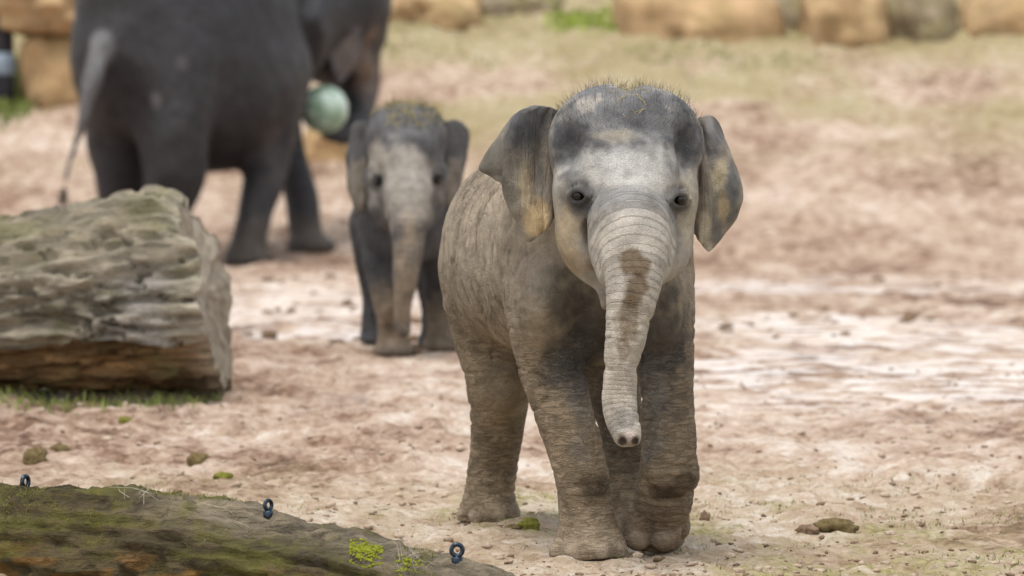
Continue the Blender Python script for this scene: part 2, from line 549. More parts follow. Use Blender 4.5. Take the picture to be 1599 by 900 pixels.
# ------------------------------------------------------------------ the calf in front
def build_front_calf():
    lo = np.array([-0.22, 8.36, -0.03]); hi = np.array([0.52, 10.0, 1.10])
    cl = Clay(lo, hi, 0.0047)
    E = lambda px, py, Y, r, yaw=0, pitch=0, roll=0, k=0.05: cl.ell(W(px, py, Y), r, yaw, pitch, roll, k)
    YAW = R(17)
    # trunk of the body
    E(806, 392, 9.64, (.165, .20, .215), YAW)
    E(852, 402, 9.40, (.182, .30, .222), YAW, k=.10)
    E(905, 395, 9.14, (.172, .20, .200), YAW, k=.10)
    E(934, 470, 9.14, (.125, .13, .145), YAW, k=.08)             # chest
    # neck
    P, rr = chain_px([(915, 345, 9.12, 108), (948, 310, 9.00, 98), (968, 290, 8.90, 88)])
    cl.chain(P, rr, k=.08)
    # legs -----------------------------------------------------------
    legs = {}
    legs['fr'] = [(852, 400, 9.12, 66), (846, 455, 9.09, 61), (850, 520, 9.06, 56), (866, 595, 9.03, 49), (891, 680, 9.00, 45),
                  (909, 745, 8.985, 43.5), (915, 795, 8.985, 44), (919, 832, 8.98, 50), (920, 856, 8.97, 55)]
    legs['fl'] = [(1022, 400, 9.14, 62), (1030, 455, 9.12, 55), (1036, 520, 9.09, 48), (1041, 600, 9.05, 43), (1044, 670, 9.00, 44),
                  (1044, 728, 8.975, 45.5), (1036, 775, 9.03, 46), (1026, 812, 9.085, 49), (1022, 836, 9.095, 49)]
    legs['rr'] = [(770, 440, 9.66, 82), (772, 520, 9.66, 66), (776, 590, 9.66, 53), (778, 640, 9.70, 44), (775, 700, 9.74, 39),
                  (768, 752, 9.76, 38), (763, 785, 9.76, 41), (761, 806, 9.755, 45)]
    legs['rl'] = [(900, 450, 9.60, 80), (930, 530, 9.54, 60), (956, 600, 9.47, 46), (972, 670, 9.45, 36), (978, 740, 9.44, 35),
                  (978, 800, 9.42, 38), (978, 832, 9.41, 42)]
    LC = {}
    for n, rows in legs.items():
        P, rr = chain_px(rows); LC[n] = (P, rr); cl.chain(P, rr, k=lambda z: .006 + .034 * smooth(.30, .46, z))
    E(790, 604, 9.60, (.046, .060, .060), k=.06)                 # stifle of the hind leg
    E(850, 470, 9.00, (.060, .07, .11), k=.05)                   # point of the shoulder
    E(1030, 470, 9.02, (.055, .07, .10), k=.05)
    # wide pads and toes of the planted feet, level soles
    nails = []
    for (px, py, Y, w) in ((919, 858, 8.965, 57), (761, 808, 9.745, 46), (978, 836, 9.40, 43)):
        c = W(px, py, Y); c[2] = 0.018
        cl.ell(c, (S(w, Y), S(w, Y) * 1.04, .034), k=.025)
        for a in (-70, -25, 22, 66):
            t = c + np.array([math.sin(R(a)) * S(w, Y) * .93, -math.cos(R(a)) * S(w, Y) * .95, -.002])
            cl.ell(t, (.020, .016, .022), yaw=-R(a), k=.006)
            nails.append((t + np.array([math.sin(R(a)) * .012, -math.cos(R(a)) * .012, .002]), .017, .014))
        cl.slice((c[0], c[1], 0.0), (0, 0, -1), 0.14, k=.006)
    # lifted foot: sole turned back, two big toes at the front edge
    fP = LC['fl'][0]
    cl.ell(W(1020, 816, 9.07), (S(53, 9), .066, .058), pitch=R(-20), k=.010)
    for dx in (-24, 20):
        cl.ell(W(1018 + dx, 836, 9.020), (S(25, 9), .026, .032), k=.006)
        nails.append((W(1018 + dx, 842, 8.996), .026, .017))
    cl.ell(W(1066, 822, 9.07), (S(14, 9), .03, .026), k=.008)
    cl.chain(np.array([W(1019, 800, 9.008), W(1017, 830, 8.998), W(1018, 856, 9.006)]), [.002, .006, .007], k=.010, sub=2, cut=True)
    c = W(1021, 860, 9.07); cl.slice((c[0], c[1], .008), (0, 0.25, -1), 0.075, k=.010)
    # wrist crease of the bent leg and folds above both front feet
    P = [W(996, 750, 8.955), W(1026, 778, 8.945), W(1058, 784, 8.955), W(1084, 766, 9.00)]
    cl.chain(P, [.008, .014, .014, .008], k=.024, sub=3, cut=True)
    cl.ell(W(1052, 738, 8.985), (S(37, 9), .052, .040), k=.02)
    # hollow behind the shoulder and behind the elbow, where the foreleg lies against the flank
    P = [W(812, 320, 9.20), W(800, 400, 9.20), W(803, 470, 9.20), W(818, 545, 9.17), W(842, 590, 9.12)]
    cl.chain(P, [.006, .016, .020, .022, .014], k=.030, sub=3, cut=True)
    # fold between belly and thigh
    P = [W(822, 500, 9.50), W(818, 560, 9.50), W(828, 590, 9.50)]
    cl.chain(P, [.008, .012, .008], k=.025, sub=3, cut=True)
    # head ------------------------------------------------------------
    HY = R(-9)      # face turned a little towards its own left
    E(975, 236, 8.87, (.152, .16, .138), HY, k=.05)              # cranium
    E(930, 216, 8.86, (.088, .10, .092), HY, k=.05)             # the two domes
    E(1024, 218, 8.87, (.090, .10, .092), HY, k=.05)
    E(976, 282, 8.755, (.108, .085, .090), HY, R(12), k=.05)     # brow
    for px, Y in ((884, 8.765), (1070, 8.79)):                    # hollow temples
        cl.ell(W(px, 236, Y - .012), (.024, .026, .045), k=.03, cut=True)
    cl.ell(W(980, 134, 8.84), (.012, .08, .008), k=.02, cut=True)
    E(900, 300, 8.80, (.050, .070, .055), HY, k=.035)            # orbits
    E(1058, 306, 8.82, (.043, .065, .055), HY, k=.035)
    E(906, 362, 8.82, (.052, .085, .078), HY, k=.04)             # cheeks
    E(1050, 368, 8.84, (.043, .08, .076), HY, k=.04)
    E(930, 405, 8.80, (.050, .07, .055), HY, k=.035)             # jaw
    E(1030, 405, 8.81, (.040, .07, .050), HY, k=.035)
    P, rr = chain_px([(968, 400, 8.80, 46), (956, 438, 8.78, 28), (950, 462, 8.765, 17), (946, 476, 8.755, 11)])
    cl.chain(P, rr, k=.03)                                       # lower lip
    trunk = [(984, 318, 8.735, 62), (986, 352, 8.675, 61), (989, 388, 8.625, 56), (990, 425, 8.59, 47), (986, 470, 8.565, 40.5),
             (977, 525, 8.55, 33.5), (970, 575, 8.545, 28), (967, 615, 8.54, 25.5), (969, 645, 8.53, 24), (975, 666, 8.52, 22.5), (980, 682, 8.51, 20.5)]
    TP, TR = chain_px(trunk); cl.chain(TP, TR, k=.028)
    # corners of the trunk root flare towards the cheeks
    P, rr = chain_px([(945, 352, 8.70, 26), (944, 392, 8.665, 24), (953, 430, 8.64, 20)]); cl.chain(P, rr, k=.025)
    P, rr = chain_px([(1032, 356, 8.71, 24), (1036, 392, 8.675, 22), (1025, 430, 8.65, 19)]); cl.chain(P, rr, k=.025)
    # trunk tip: finger and nostrils
    cl.ell(W(984, 690, 8.492), (.007, .010, .011), k=.008)
    cl.slice(W(981, 692, 8.50), (0, -.45, -1), .05, k=.006)
    cl.ell(W(972, 688, 8.488), (.0085, .014, .0115), k=.003, cut=True)
    cl.ell(W(993, 690, 8.492), (.0070, .013, .0100), k=.003, cut=True)
    # mouth groove between cheek and trunk
    P, rr = chain_px([(926, 355, 8.735, 7), (930, 395, 8.715, 9), (940, 425, 8.70, 9)]); cl.chain(P, rr, k=.022, cut=True)
    # eyes
    eyes = []
    for ex, ey, er, sx in ((903, 304, 12.0, 1), (1061, 310, 11.0, -1)):
        sk = lambda qx, qy: cl.skin_at(qx, qy, 8.4, 9.1)
        eY = sk(ex, ey)
        lids = []
        for up, q, hh, rr_, proud, groove in ((1, 1.0, 10.5, .0078, .001, 0), (-1, 1.0, 10.5, .0064, .001, 0),
                                              (1, 1.45, 21, .0032, .005, 1), (-1, 1.4, 20, .0030, .004, 1), (-1, 1.9, 30, .0030, .002, 1), (1, 1.75, 29, .0026, .002, 1)):
            if sx < 0 and q > 1.5: continue
            pts = []
            for fx, fy in ((-1.15, -.25), (-.55, .85), (.35, 1.0), (1.15, -.1)):
                qx, qy = ex + fx * 15 * sx * q, ey - up * fy * hh + (3 if up > 0 else 2)
                if sx < 0: qx = min(qx, 1077)
                pts.append((qx, qy, min(sk(qx, qy), eY + .035) - proud))
            lids.append((pts, rr_, groove))
        cl.ell(W(ex, ey, eY), (S(17, eY), .018, S(13, eY)), k=.014, cut=True)
        for pts, rr_, groove in lids:
            cl.chain([W(*p) for p in pts], [rr_ * .8, rr_, rr_, rr_ * .8], k=.004, sub=3, cut=bool(groove))
        eyes.append((ex, ey, eY, er))
    # V, F and folds ----------------------------------------------------
    V, Fc = cl.mesh(relax=2)
    N = vnormals(V, Fc)
    tu, td = near_chain(V, TP, TR)
    trunk_w = (1 - smooth(.004, .02, td)) * smooth(.0, .05, tu)
    leg_w = np.zeros(len(V)); leg_u = np.zeros(len(V))
    for n, (P, rr) in LC.items():
        u, d = near_chain(V, P, rr)
        w = (1 - smooth(.004, .03, d)) * (1 - smooth(.42, .60, V[:, 2]))
        leg_u = np.where(w > leg_w, u, leg_u); leg_w = np.maximum(leg_w, w)
    head_w = (1 - smooth(8.90, 8.97, V[:, 1])) * smooth(.50, .60, V[:, 2])
    body_w = smooth(8.95, 9.05, V[:, 1]) * smooth(.36, .48, V[:, 2]) * (1 - 0.5 * leg_w)
    # hanging upright folds on the flank behind the shoulder
    s = (V[:, 1] - 9.0) + 0.03 * vnoise(V[:, 0] * 6, V[:, 1] * 6, V[:, 2] * 5, 9) + (0.62 - V[:, 2]) * 0.10
    ph = s / 0.070 + .35 * fbm(V[:, 0] * 3, V[:, 1] * 3, V[:, 2] * 4, 2, 12)
    fr_ = np.abs(ph - np.round(ph))
    fo = .35 * np.sin(ph * 2 * math.pi + 1.5) - 1.0 * np.exp(-(fr_ / .13) ** 2) + .2
    zone = body_w * smooth(9.06, 9.14, V[:, 1]) * (1 - smooth(9.52, 9.70, V[:, 1])) * (V[:, 0] < 0.16) * smooth(.42, .52, V[:, 2]) * (0.35 + 0.65 * smooth(-.3, .3, vnoise(V[:, 0] * 4, V[:, 1] * 5, V[:, 2] * 6, 4)))
    V = V + N * (fo * zone * 0.027)[:, None]
    # loose wrinkles: level ones on the legs, upright ones on neck, chest and flank
    def lines(ax, ay, az, sd_, w=.10):
        f = fbm(V[:, 0] * ax, V[:, 1] * ay, V[:, 2] * az, 3, sd_)
        return -np.exp(-(f / w) ** 2) * (.3 + .7 * smooth(-.3, .4, vnoise(V[:, 0] * 7, V[:, 1] * 7, V[:, 2] * 7, sd_ + 7)))
    legs_up = leg_w * smooth(.10, .2, V[:, 2])
    V = V + N * (.0060 * lines(9, 9, 24, 601) * np.maximum(legs_up, .5 * (1 - head_w) * (1 - body_w)))[:, None]
    V = V + N * (.0050 * lines(13, 13, 2.6, 611, .09) * (1 - head_w) * smooth(.40, .50, V[:, 2]))[:, None]
    V = V + N * (.0022 * lines(20, 20, 20, 621, .12) * (1 - head_w))[:, None]
    # soft sag of loose skin everywhere but the face
    lo_n = fbm(V[:, 0] * 9, V[:, 1] * 9, V[:, 2] * 9, 3, 6)
    V = V + N * (lo_n * 0.0045 * (1 - 0.7 * head_w))[:, None]
    # rings around legs: uneven rolls, strongest above the feet
    zz = V[:, 2] + .012 * vnoise(V[:, 0] * 12, V[:, 1] * 12, V[:, 2] * 4, 14)
    roll = np.abs(np.sin(zz * math.pi / 0.021)) ** 0.6 - 0.6
    rz = leg_w * (0.35 + 0.65 * (1 - smooth(.10, .22, V[:, 2]))) * smooth(.030, .055, V[:, 2]) * (0.5 + 0.5 * vnoise(V[:, 0] * 9, V[:, 1] * 9, V[:, 2] * 9, 2))
    for px, py, Y, rx, rz2 in ((918, 765, 8.94, .042, .040), (1048, 762, 8.95, .045, .030)):
        q = ((V - W(px, py, Y)) / np.array([rx, .05, rz2])); wq = 1 - smooth(.6, 1.2, np.sqrt((q ** 2).sum(1)))
        rz = np.maximum(rz, wq * 1.25)
    V = V + N * (roll * rz * 0.0046)[:, None]
    # trunk rings as true relief
    rg = np.abs(np.sin(tu * math.pi / 0.0165 + 1.2 * vnoise(V[:, 0] * 20, V[:, 1] * 20, V[:, 2] * 10, 8))) ** 0.5 - 0.6
    V = V + N * (rg * trunk_w * (1 - smooth(.30, .42, tu)) * (0.4 + 0.6 * smooth(.08, .16, tu)) * 0.0012)[:, None]
    # skin colour: mud-dusted tan body, grey pigment on the head --------
    def base(v):
        n = fbm(v[:, 0] * 5, v[:, 1] * 5, v[:, 2] * 5, 4, 40)[:, None]
        hi_ = smooth(.42, .62, v[:, 2])[:, None]
        return (np.array([.255, .192, .126]) * (1 - hi_) + hi_ * np.array([.30, .245, .185])) * (1 + .24 * n)
    C = base(V)
    hw = head_w[:, None]
    C = C * (1 - hw) + hw * np.array([.335, .305, .265])
    grey, dark, pale, tan, mud = (.15, .152, .16), (.048, .049, .056), (.54, .525, .50), (.47, .37, .245), (.11, .07, .038)
    hm = head_w
    Pt = lambda px, py, Y, r, rgb, amt=1., soft=.5, wob=.25, seed=0, m=hm, fr=18: paint(C, V, W(px, py, Y), r, rgb, amt, soft, wob, fr, seed, m)
    Pt(978, 186, 8.80, (.17, .30, .085), grey, .9, .45, .55, 1)           # crown
    Pt(1000, 178, 8.75, (.09, .2, .03), dark, .5, .5, .3, 2)
    Pt(893, 225, 8.80, (.038, .15, .066), dark, .8, .5, .5, 3)         # temples
    Pt(1060, 228, 8.80, (.036, .15, .066), dark, .8, .5, .5, 4)
    Pt(958, 213, 8.75, (.048, .15, .011), (.42, .37, .28), .5, .6, .35, 5)
    Pt(960, 230, 8.75, (.06, .15, .016), dark, .45, .6, .4, 6)
    Pt(1010, 226, 8.75, (.035, .15, .022), dark, .45, .6, .4, 7)
    Pt(968, 266, 8.70, (.100, .2, .042), pale, .78, .75, .35, 8)         # pale brow
    Pt(985, 312, 8.66, (.085, .2, .028), (.22, .22, .225), .75, .5, .3, 9)         # bridge of the trunk
    Pt(985, 345, 8.66, (.068, .1, .030), (.30, .29, .28), .7, .6, .3, 10)
    for ex, ey, eY, er in eyes:
        Pt(ex, ey + 2, eY, (.032, .10, .034), (.16, .155, .155), .7, .6, .3, 11)
        Pt(ex + (14 if ex < 980 else -12), ey + 52, eY, (.020, .10, .045), (.15, .145, .14), .7, .6, .3, 12)
        Pt(ex + (14 if ex < 980 else -10), ey + 22, eY, (.022, .10, .02), (.15, .145, .14), .5, .6, .3, 12)
    Pt(882, 360, 8.82, (.032, .2, .075), tan, .85, .5, .3, 13)          # tan cheeks
    Pt(905, 415, 8.82, (.06, .2, .03), (.27, .19, .11), .7, .5, .4, 14)
    Pt(1072, 330, 8.82, (.018, .2, .07), (.46, .40, .31), .8, .5, .3, 15)
    Pt(920, 375, 8.76, (.016, .1, .04), mud, .6, .6, .4, 16)
    tw = trunk_w
    C[:] = C * (1 - .8 * tw[:, None] * smooth(.06, .14, tu)[:, None]) + .8 * tw[:, None] * smooth(.06, .14, tu)[:, None] * np.array([.47, .42, .36])
    for (px, py, Y, rx, rz_, am) in ((993, 410, 8.52, .030, .030, .85), (992, 450, 8.50, .027, .035, .85), (982, 500, 8.50, .020, .045, .7), (974, 545, 8.5, .013, .025, .5)):
        Pt(px, py, Y, (rx, .055, rz_), (.135, .088, .045), am, .28, .22, 17, tw, 30)
    Pt(975, 655, 8.5, (.03, .1, .028), (.30, .28, .26), .7, .5, .3, 18, tw)
    Pt(986, 684, 8.48, (.02, .05, .012), (.52, .43, .39), .8, .5, .2, 19, tw)
    for q, sx in ((972, 0), (993, 0)):
        Pt(q, 691, 8.49, (.010, .022, .012), (.02, .014, .012), .95, .3, .1, 19, tw)
    for ex, ey, eY, er in eyes:
        Pt(ex, ey + 4, eY, (.028, .10, .034), (.060, .058, .062), .9, .55, .25, 31)
    Pt(950, 470, 8.76, (.03, .03, .03), (.12, .085, .065), .8, .5, .2, 32)
    one = np.ones(len(V))
    Pt(922, 490, 9.05, (.085, .2, .13), (.058, .049, .042), .92, .5, .4, 20, one, 10)    # damp grey chest and armpits, their shade also deepened in the colour
    Pt(895, 575, 8.98, (.055, .2, .07), (.070, .064, .06), .8, .5, .5, 21, one, 14)
    Pt(1025, 530, 9.0, (.055, .2, .10), (.060, .055, .052), .85, .5, .5, 22, one, 14)
    Pt(1018, 640, 8.95, (.026, .2, .08), (.17, .155, .14), .6, .5, .5, 23, one, 14)
    Pt(905, 650, 8.95, (.025, .2, .06), (.19, .175, .16), .55, .5, .5, 24, one, 14)
    Pt(955, 650, 9.45, (.09, .14, .14), (.085, .068, .05), .8, .5, .3, 25, one)
    for px, py, Y, rx, rz_ in ((924, 762, 8.94, .034, .027), (1062, 752, 8.96, .032, .022), (1044, 770, 8.96, .034, .017)):
        Pt(px, py, Y, (rx, .07, rz_), (.085, .060, .036), .85, .35, .35, 26, one, 30)
    Pt(1020, 838, 9.03, (.07, .12, .028), (.17, .115, .07), .75, .5, .4, 27, one)
    Pt(760, 800, 9.75, (.08, .12, .05), (.21, .155, .10), .7, .5, .4, 28, one)
    Pt(920, 850, 8.96, (.10, .12, .035), (.37, .29, .205), .8, .5, .35, 29, one)     # dry dust on the foot
    for t, rx, rz_ in nails:
        paint(C, V, t, (rx, .02, rz_), (.36, .285, .205), .8, .25, .12, 40, 71)
    Wk = np.stack([trunk_w * smooth(.03, .10, tu) * (1 - .75 * smooth(.24, .34, tu)), leg_w * .75 + .55 * smooth(8.95, 9.0, V[:, 1]) * (V[:, 2] < .62) * (1 - leg_w) * .4, body_w * .55], 1)
    parts = [(V, Fc, C, Wk, np.where(trunk_w > .02, tu, leg_u))]
    # ears -------------------------------------------------------------
    earL = [[(884, 176, 8.885), (858, 167, 8.872), (842, 165, 8.868), (833, 166, 8.895), (822, 168, 8.940)],
            [(884, 206, 8.885), (846, 190, 8.880), (811, 181, 8.848), (811, 184, 8.905), (792, 192, 8.965)],
            [(882, 250, 8.885), (838, 238, 8.880), (794, 220, 8.836), (800, 224, 8.905), (769, 226, 8.982)],
            [(880, 290, 8.885), (836, 284, 8.870), (789, 266, 8.832), (798, 258, 8.900), (747, 262, 8.985)],
            [(878, 318, 8.885), (838, 318, 8.860), (789, 300, 8.842), (800, 284, 8.895), (766, 275, 8.970)],
            [(868, 338, 8.880), (848, 344, 8.857), (803, 338, 8.852), (806, 322, 8.880), (800, 298, 8.905)],
            [(858, 350, 8.875), (844, 364, 8.860), (829, 377, 8.866), (822, 368, 8.870), (814, 352, 8.876)]]
    earR = [[(1068, 190, 8.90), (1090, 184, 8.895), (1100, 181, 8.905), (1110, 181, 8.945), (1121, 190, 8.985)],
            [(1068, 222, 8.90), (1094, 216, 8.905), (1112, 212, 8.890), (1118, 205, 8.935), (1129, 212, 8.995)],
            [(1072, 260, 8.90), (1102, 256, 8.890), (1127, 252, 8.90), (1142, 252, 8.94), (1146, 258, 8.97)],
            [(1074, 300, 8.90), (1108, 300, 8.885), (1140, 296, 8.905), (1155, 294, 8.925), (1159, 302, 8.945)],
            [(1076, 330, 8.90), (1104, 338, 8.888), (1130, 340, 8.91), (1148, 334, 8.925), (1157, 320, 8.940)],
            [(1078, 350, 8.90), (1098, 364, 8.892), (1116, 370, 8.91), (1130, 364, 8.925), (1142, 348, 8.935)],
            [(1082, 362, 8.898), (1094, 380, 8.895), (1105, 393, 8.91), (1112, 388, 8.915), (1122, 376, 8.925)]]
    for rows, sd_ in ((earL, 51), (earR, 61)):
        G = [[W(*p) for p in r] for r in rows]
        D = catmull_grid(G, 56, 44)
        N_ = np.cross(np.gradient(D, axis=0), np.gradient(D, axis=1)); N_ /= np.linalg.norm(N_, axis=2, keepdims=True) + 1e-9
        # gentle vertical waviness near the root
        vv = np.linspace(0, 1, 44)[None, :]
        wv = np.sin(vv * 34 + 1.5 * fbm(D[..., 0] * 14, D[..., 1] * 14, D[..., 2] * 14, 2, sd_)) * (1 - smooth(.18, .5, vv)) * .0035
        D = D + N_ * (wv + .003 * fbm(D[..., 0] * 22, D[..., 1] * 22, D[..., 2] * 22, 3, sd_ + 3))[..., None]
        v, f, uv = sheet_solid(D, .0085)
        if sd_ == 61: f = f[:, ::-1]
        c = np.tile(np.array([.27, .235, .19]), (len(v), 1)) * (1 + .35 * fbm(v[:, 0] * 30, v[:, 1] * 30, v[:, 2] * 30, 4, sd_ + 9))[:, None]
        def ep(px, py, r, rgb, amt, soft=.5, wob=.35, seed=0, fr=24):
            paint(c, v, W(px, py, 8.88), r, rgb, amt, soft, wob, fr, seed)
        if sd_ == 51:
            ep(830, 190, (.06, .3, .045), (.10, .105, .115), .85, seed=1)
            rim_ = np.exp(-((uv[:, 1] - .58) / .13) ** 2) * (1 - smooth(.55, .75, uv[:, 0])) * .8
            c[:] = c * (1 - rim_[:, None]) + rim_[:, None] * np.array([.05, .052, .058])  # dark flap rim: pigment plus the shadow of the fold painted in
            ep(838, 255, (.022, .3, .05), (.20, .18, .165), .6, seed=2)
            ep(822, 292, (.018, .3, .045), (.50, .40, .26), .85, seed=3, soft=.6)
            ep(838, 342, (.024, .3, .036), (.54, .40, .23), .9, seed=4)
            ep(798, 295, (.014, .3, .05), (.24, .22, .19), .7, seed=5)
            ep(768, 240, (.04, .3, .06), (.115, .103, .086), .85, seed=6)
            ep(812, 215, (.03, .3, .03), (.06, .06, .066), .7, seed=8)
            ep(846, 275, (.012, .3, .03), (.13, .115, .10), .7, seed=9)
            ep(858, 240, (.012, .3, .09), (.27, .21, .165), .7, seed=7)
        else:
            ep(1110, 215, (.04, .3, .05), (.17, .17, .18), .8, seed=11)
            rim_ = smooth(.6, .8, uv[:, 1]) * (1 - smooth(.12, .28, uv[:, 0])) * .85
            c[:] = c * (1 - rim_[:, None]) + rim_[:, None] * np.array([.045, .04, .04])
            ep(1092, 260, (.012, .3, .10), (.27, .215, .175), .8, seed=12)
            ep(1122, 275, (.016, .3, .035), (.45, .38, .25), .8, seed=13)
            ep(1145, 300, (.016, .3, .05), (.11, .115, .12), .85, seed=14)
            ep(1115, 320, (.012, .3, .04), (.17, .155, .13), .7, seed=15)
            ep(1130, 330, (.010, .3, .03), (.42, .32, .19), .75, seed=16)
            ep(1098, 355, (.014, .3, .035), (.46, .40, .30), .8, seed=17)
            ep(1122, 365, (.014, .3, .03), (.12, .12, .12), .7, seed=18)
            ep(1106, 385, (.008, .3, .015), (.55, .50, .42), .8, seed=19)
        wk = np.zeros((len(v), 3)); wk[:, 2] = .45 * (1 - smooth(.2, .6, uv[:, 1]))
        parts.append((v, f, c, wk, np.zeros(len(v))))
    root = W(919, 870, 9.0); root = np.array([root[0] - .05, 9.25, 0.0])
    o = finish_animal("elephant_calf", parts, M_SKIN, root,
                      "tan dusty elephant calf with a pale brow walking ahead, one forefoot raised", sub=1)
    for ex, ey, eY, er in eyes:
        v, f = ball_mesh(W(ex, ey + 1, eY + .0135), (S(er, eY), .0130, S(er, eY)), 10)
        mesh_obj("eye", v, f, M_EYE, o)
    # sparse upright hair over the crown, thinner on brow and back of the neck
    Nn = vnormals(V, Fc)
    cand = np.where((head_w > .9) & (V[:, 2] > W(0, 205, 8.85)[2]) & (Nn[:, 2] > .15))[0]
    pk = rng.choice(cand, 900)
    d = Nn[pk] * .7 + np.array([0, -.05, .75])
    tag(strands("hair", V[pk], d, .021, .00024, M_HAIR, o, 3), kind="stuff")
    cand = np.where((V[:, 1] > 8.9) & (V[:, 2] > .55) & (Nn[:, 2] > -.2))[0]
    pk = rng.choice(cand, 350)
    tag(strands("body_hair", V[pk], Nn[pk] * .8 + np.array([0, 0, .3]), .012, .00022, M_HAIR, o, 5), kind="stuff")
    cand = np.where((head_w > .9) & (np.abs(V[:, 0] - W(985, 150, 8.8)[0]) < .03) & (V[:, 2] > W(0, 180, 8.8)[2]) & (Nn[:, 2] > .1))[0]
    pk = rng.choice(cand, 60)
    st = strands("straw_wisps", V[pk], Nn[pk] * .5 + rng.normal(0, .8, (60, 3)), .026, .0008, M_STRAW, None, 8)
    tag(st, "wisps of dry hay lying on the crown of the front calf", "hay", kind="stuff")
    for n in ('fr', 'rr', 'rl'):
        p = LC[n][0][-1]; FLAT.append((p[0], p[1], .085, 0.0))
    return o
front_calf = build_front_calf()

# ------------------------------------------------------------------ the second calf, behind and to the side
def build_second_calf():
    B = 15.75
    cl = Clay((-0.72, 15.1, -0.02), (-0.12, 17.0, 1.08), 0.011)
    E = lambda px, py, Y, r, yaw=0, pitch=0, roll=0, k=0.05: cl.ell(W(px, py, Y), r, yaw, pitch, roll, k)
    YAW = R(7)
    E(628, 298, 16.42, (.175, .20, .215), YAW)
    E(630, 305, 16.15, (.190, .28, .225), YAW, k=.10)
    E(634, 310, 15.88, (.175, .20, .205), YAW, k=.10)
    E(640, 350, 15.80, (.13, .13, .15), k=.08)
    P, rr = chain_px([(632, 285, 15.9, 62), (635, 262, 15.72, 56), (636, 252, 15.6, 52)]); cl.chain(P, rr, k=.08)
    legs = {'fr': [(592, 330, 15.86, 36), (594, 380, 15.82, 33), (602, 440, 15.78, 28), (612, 490, 15.73, 25), (614, 525, 15.74, 25), (615, 548, 15.74, 29)],
            'fl': [(680, 330, 15.90, 34), (683, 380, 15.92, 31), (686, 440, 15.97, 26), (688, 490, 16.0, 23), (688, 525, 16.0, 24), (688, 540, 16.0, 26)],
            'rr': [(590, 350, 16.45, 46), (588, 420, 16.50, 32), (590, 470, 16.52, 25), (590, 515, 16.5, 24), (590, 530, 16.5, 26)],
            'rl': [(668, 350, 16.45, 46), (676, 420, 16.40, 32), (680, 470, 16.38, 25), (682, 515, 16.36, 24), (682, 534, 16.36, 26)]}
    LC = {}
    for n, rows in legs.items():
        P, rr = chain_px(rows); LC[n] = (P, rr); cl.chain(P, rr, k=.05)
        f = P[-1]; z0 = W(rows[-1][0], rows[-1][1] + 8, rows[-1][2])[2]
        cl.ell((f[0], f[1] - .01, z0 + .02), (.072, .075, .035), k=.03)
        for a in (-50, -10, 30, 62):
            cl.ell((f[0] + .066 * math.sin(R(a)), f[1] - .01 - .068 * math.cos(R(a)), z0 + .02), (.019, .015, .02), k=.012)
        cl.slice((f[0], f[1], z0), (0, 0, -1), .14, k=.008)
        FLAT.append((f[0], f[1], .10, z0))
    HY = R(4)
    E(634, 222, 15.56, (.145, .16, .145), HY)
    E(612, 207, 15.56, (.085, .10, .09), HY, k=.04); E(658, 207, 15.56, (.085, .10, .09), HY, k=.04)
    E(635, 250, 15.44, (.11, .09, .10), HY, R(12))
    E(592, 277, 15.50, (.055, .07, .06), k=.035); E(680, 274, 15.50, (.05, .07, .06), k=.035)
    E(597, 312, 15.52, (.055, .085, .085), k=.04); E(675, 310, 15.53, (.05, .08, .08), k=.04)
    E(615, 340, 15.5, (.05, .07, .05), k=.04); E(660, 340, 15.5, (.045, .07, .05), k=.04)
    P, rr = chain_px([(640, 340, 15.5, 28), (632, 365, 15.46, 15), (628, 380, 15.43, 8)]); cl.chain(P, rr, k=.03)
    trunk = [(636, 288, 15.42, 40), (637, 318, 15.36, 38), (638, 348, 15.30, 31), (637, 380, 15.27, 25), (635, 415, 15.25, 21), (632, 450, 15.25, 18), (629, 482, 15.26, 15.5), (628, 505, 15.27, 13), (630, 516, 15.26, 11)]
    TP, TR = chain_px(trunk); cl.chain(TP, TR, k=.03)
    cl.ell(W(631, 520, 15.21), (.010, .012, .010), k=.006, cut=True)
    P, rr = chain_px([(625, 240, 16.6, 10), (618, 330, 16.68, 7), (616, 400, 16.68, 4)]); cl.chain(P, rr, k=.02)  # tail
    eyes = [(589, 283, 15.418, 9), (684, 281, 15.428, 9)]
    for ex, ey, eY, er in eyes:
        cl.ell(W(ex, ey, eY), (S(10, eY), .028, S(9, eY)), k=.012, cut=True)
        P = [W(ex - 10, ey + 2, eY + .006), W(ex - 4, ey - 8, eY - .004), W(ex + 5, ey - 8, eY - .004), W(ex + 10, ey + 2, eY + .004)]
        cl.chain(P, [.007] * 4, k=.008, sub=2)
    V, Fc = cl.mesh(2); N = vnormals(V, Fc)
    tu, td = near_chain(V, TP, TR); tw = (1 - smooth(.006, .025, td)) * smooth(0, .06, tu)
    lw = np.zeros(len(V))
    for P, rr in LC.values():
        u, d = near_chain(V, P, rr); lw = np.maximum(lw, (1 - smooth(.006, .03, d)) * (1 - smooth(.42, .6, V[:, 2])))
    hw = (1 - smooth(15.66, 15.76, V[:, 1])) * smooth(.45, .55, V[:, 2])
    V = V + N * (.006 * fbm(V[:, 0] * 8, V[:, 1] * 8, V[:, 2] * 8, 3, 2) * (1 - .6 * hw))[:, None]
    C = np.array([.070, .068, .072]) * (1 + .25 * fbm(V[:, 0] * 5, V[:, 1] * 5, V[:, 2] * 5, 4, 4))[:, None]
    Pt = lambda px, py, Y, r, rgb, amt=1., soft=.5, wob=.25, seed=0, m=None, fr=14: paint(C, V, W(px, py, Y), r, rgb, amt, soft, wob, fr, seed, m)
    Pt(636, 190, 15.5, (.2, .3, .07), (.14, .14, .145), .7, m=hw)
    Pt(634, 282, 15.45, (.13, .25, .12), (.40, .365, .32), .9, seed=2, m=hw)
    Pt(590, 245, 15.45, (.05, .2, .05), (.33, .29, .24), .6, seed=3, m=hw)
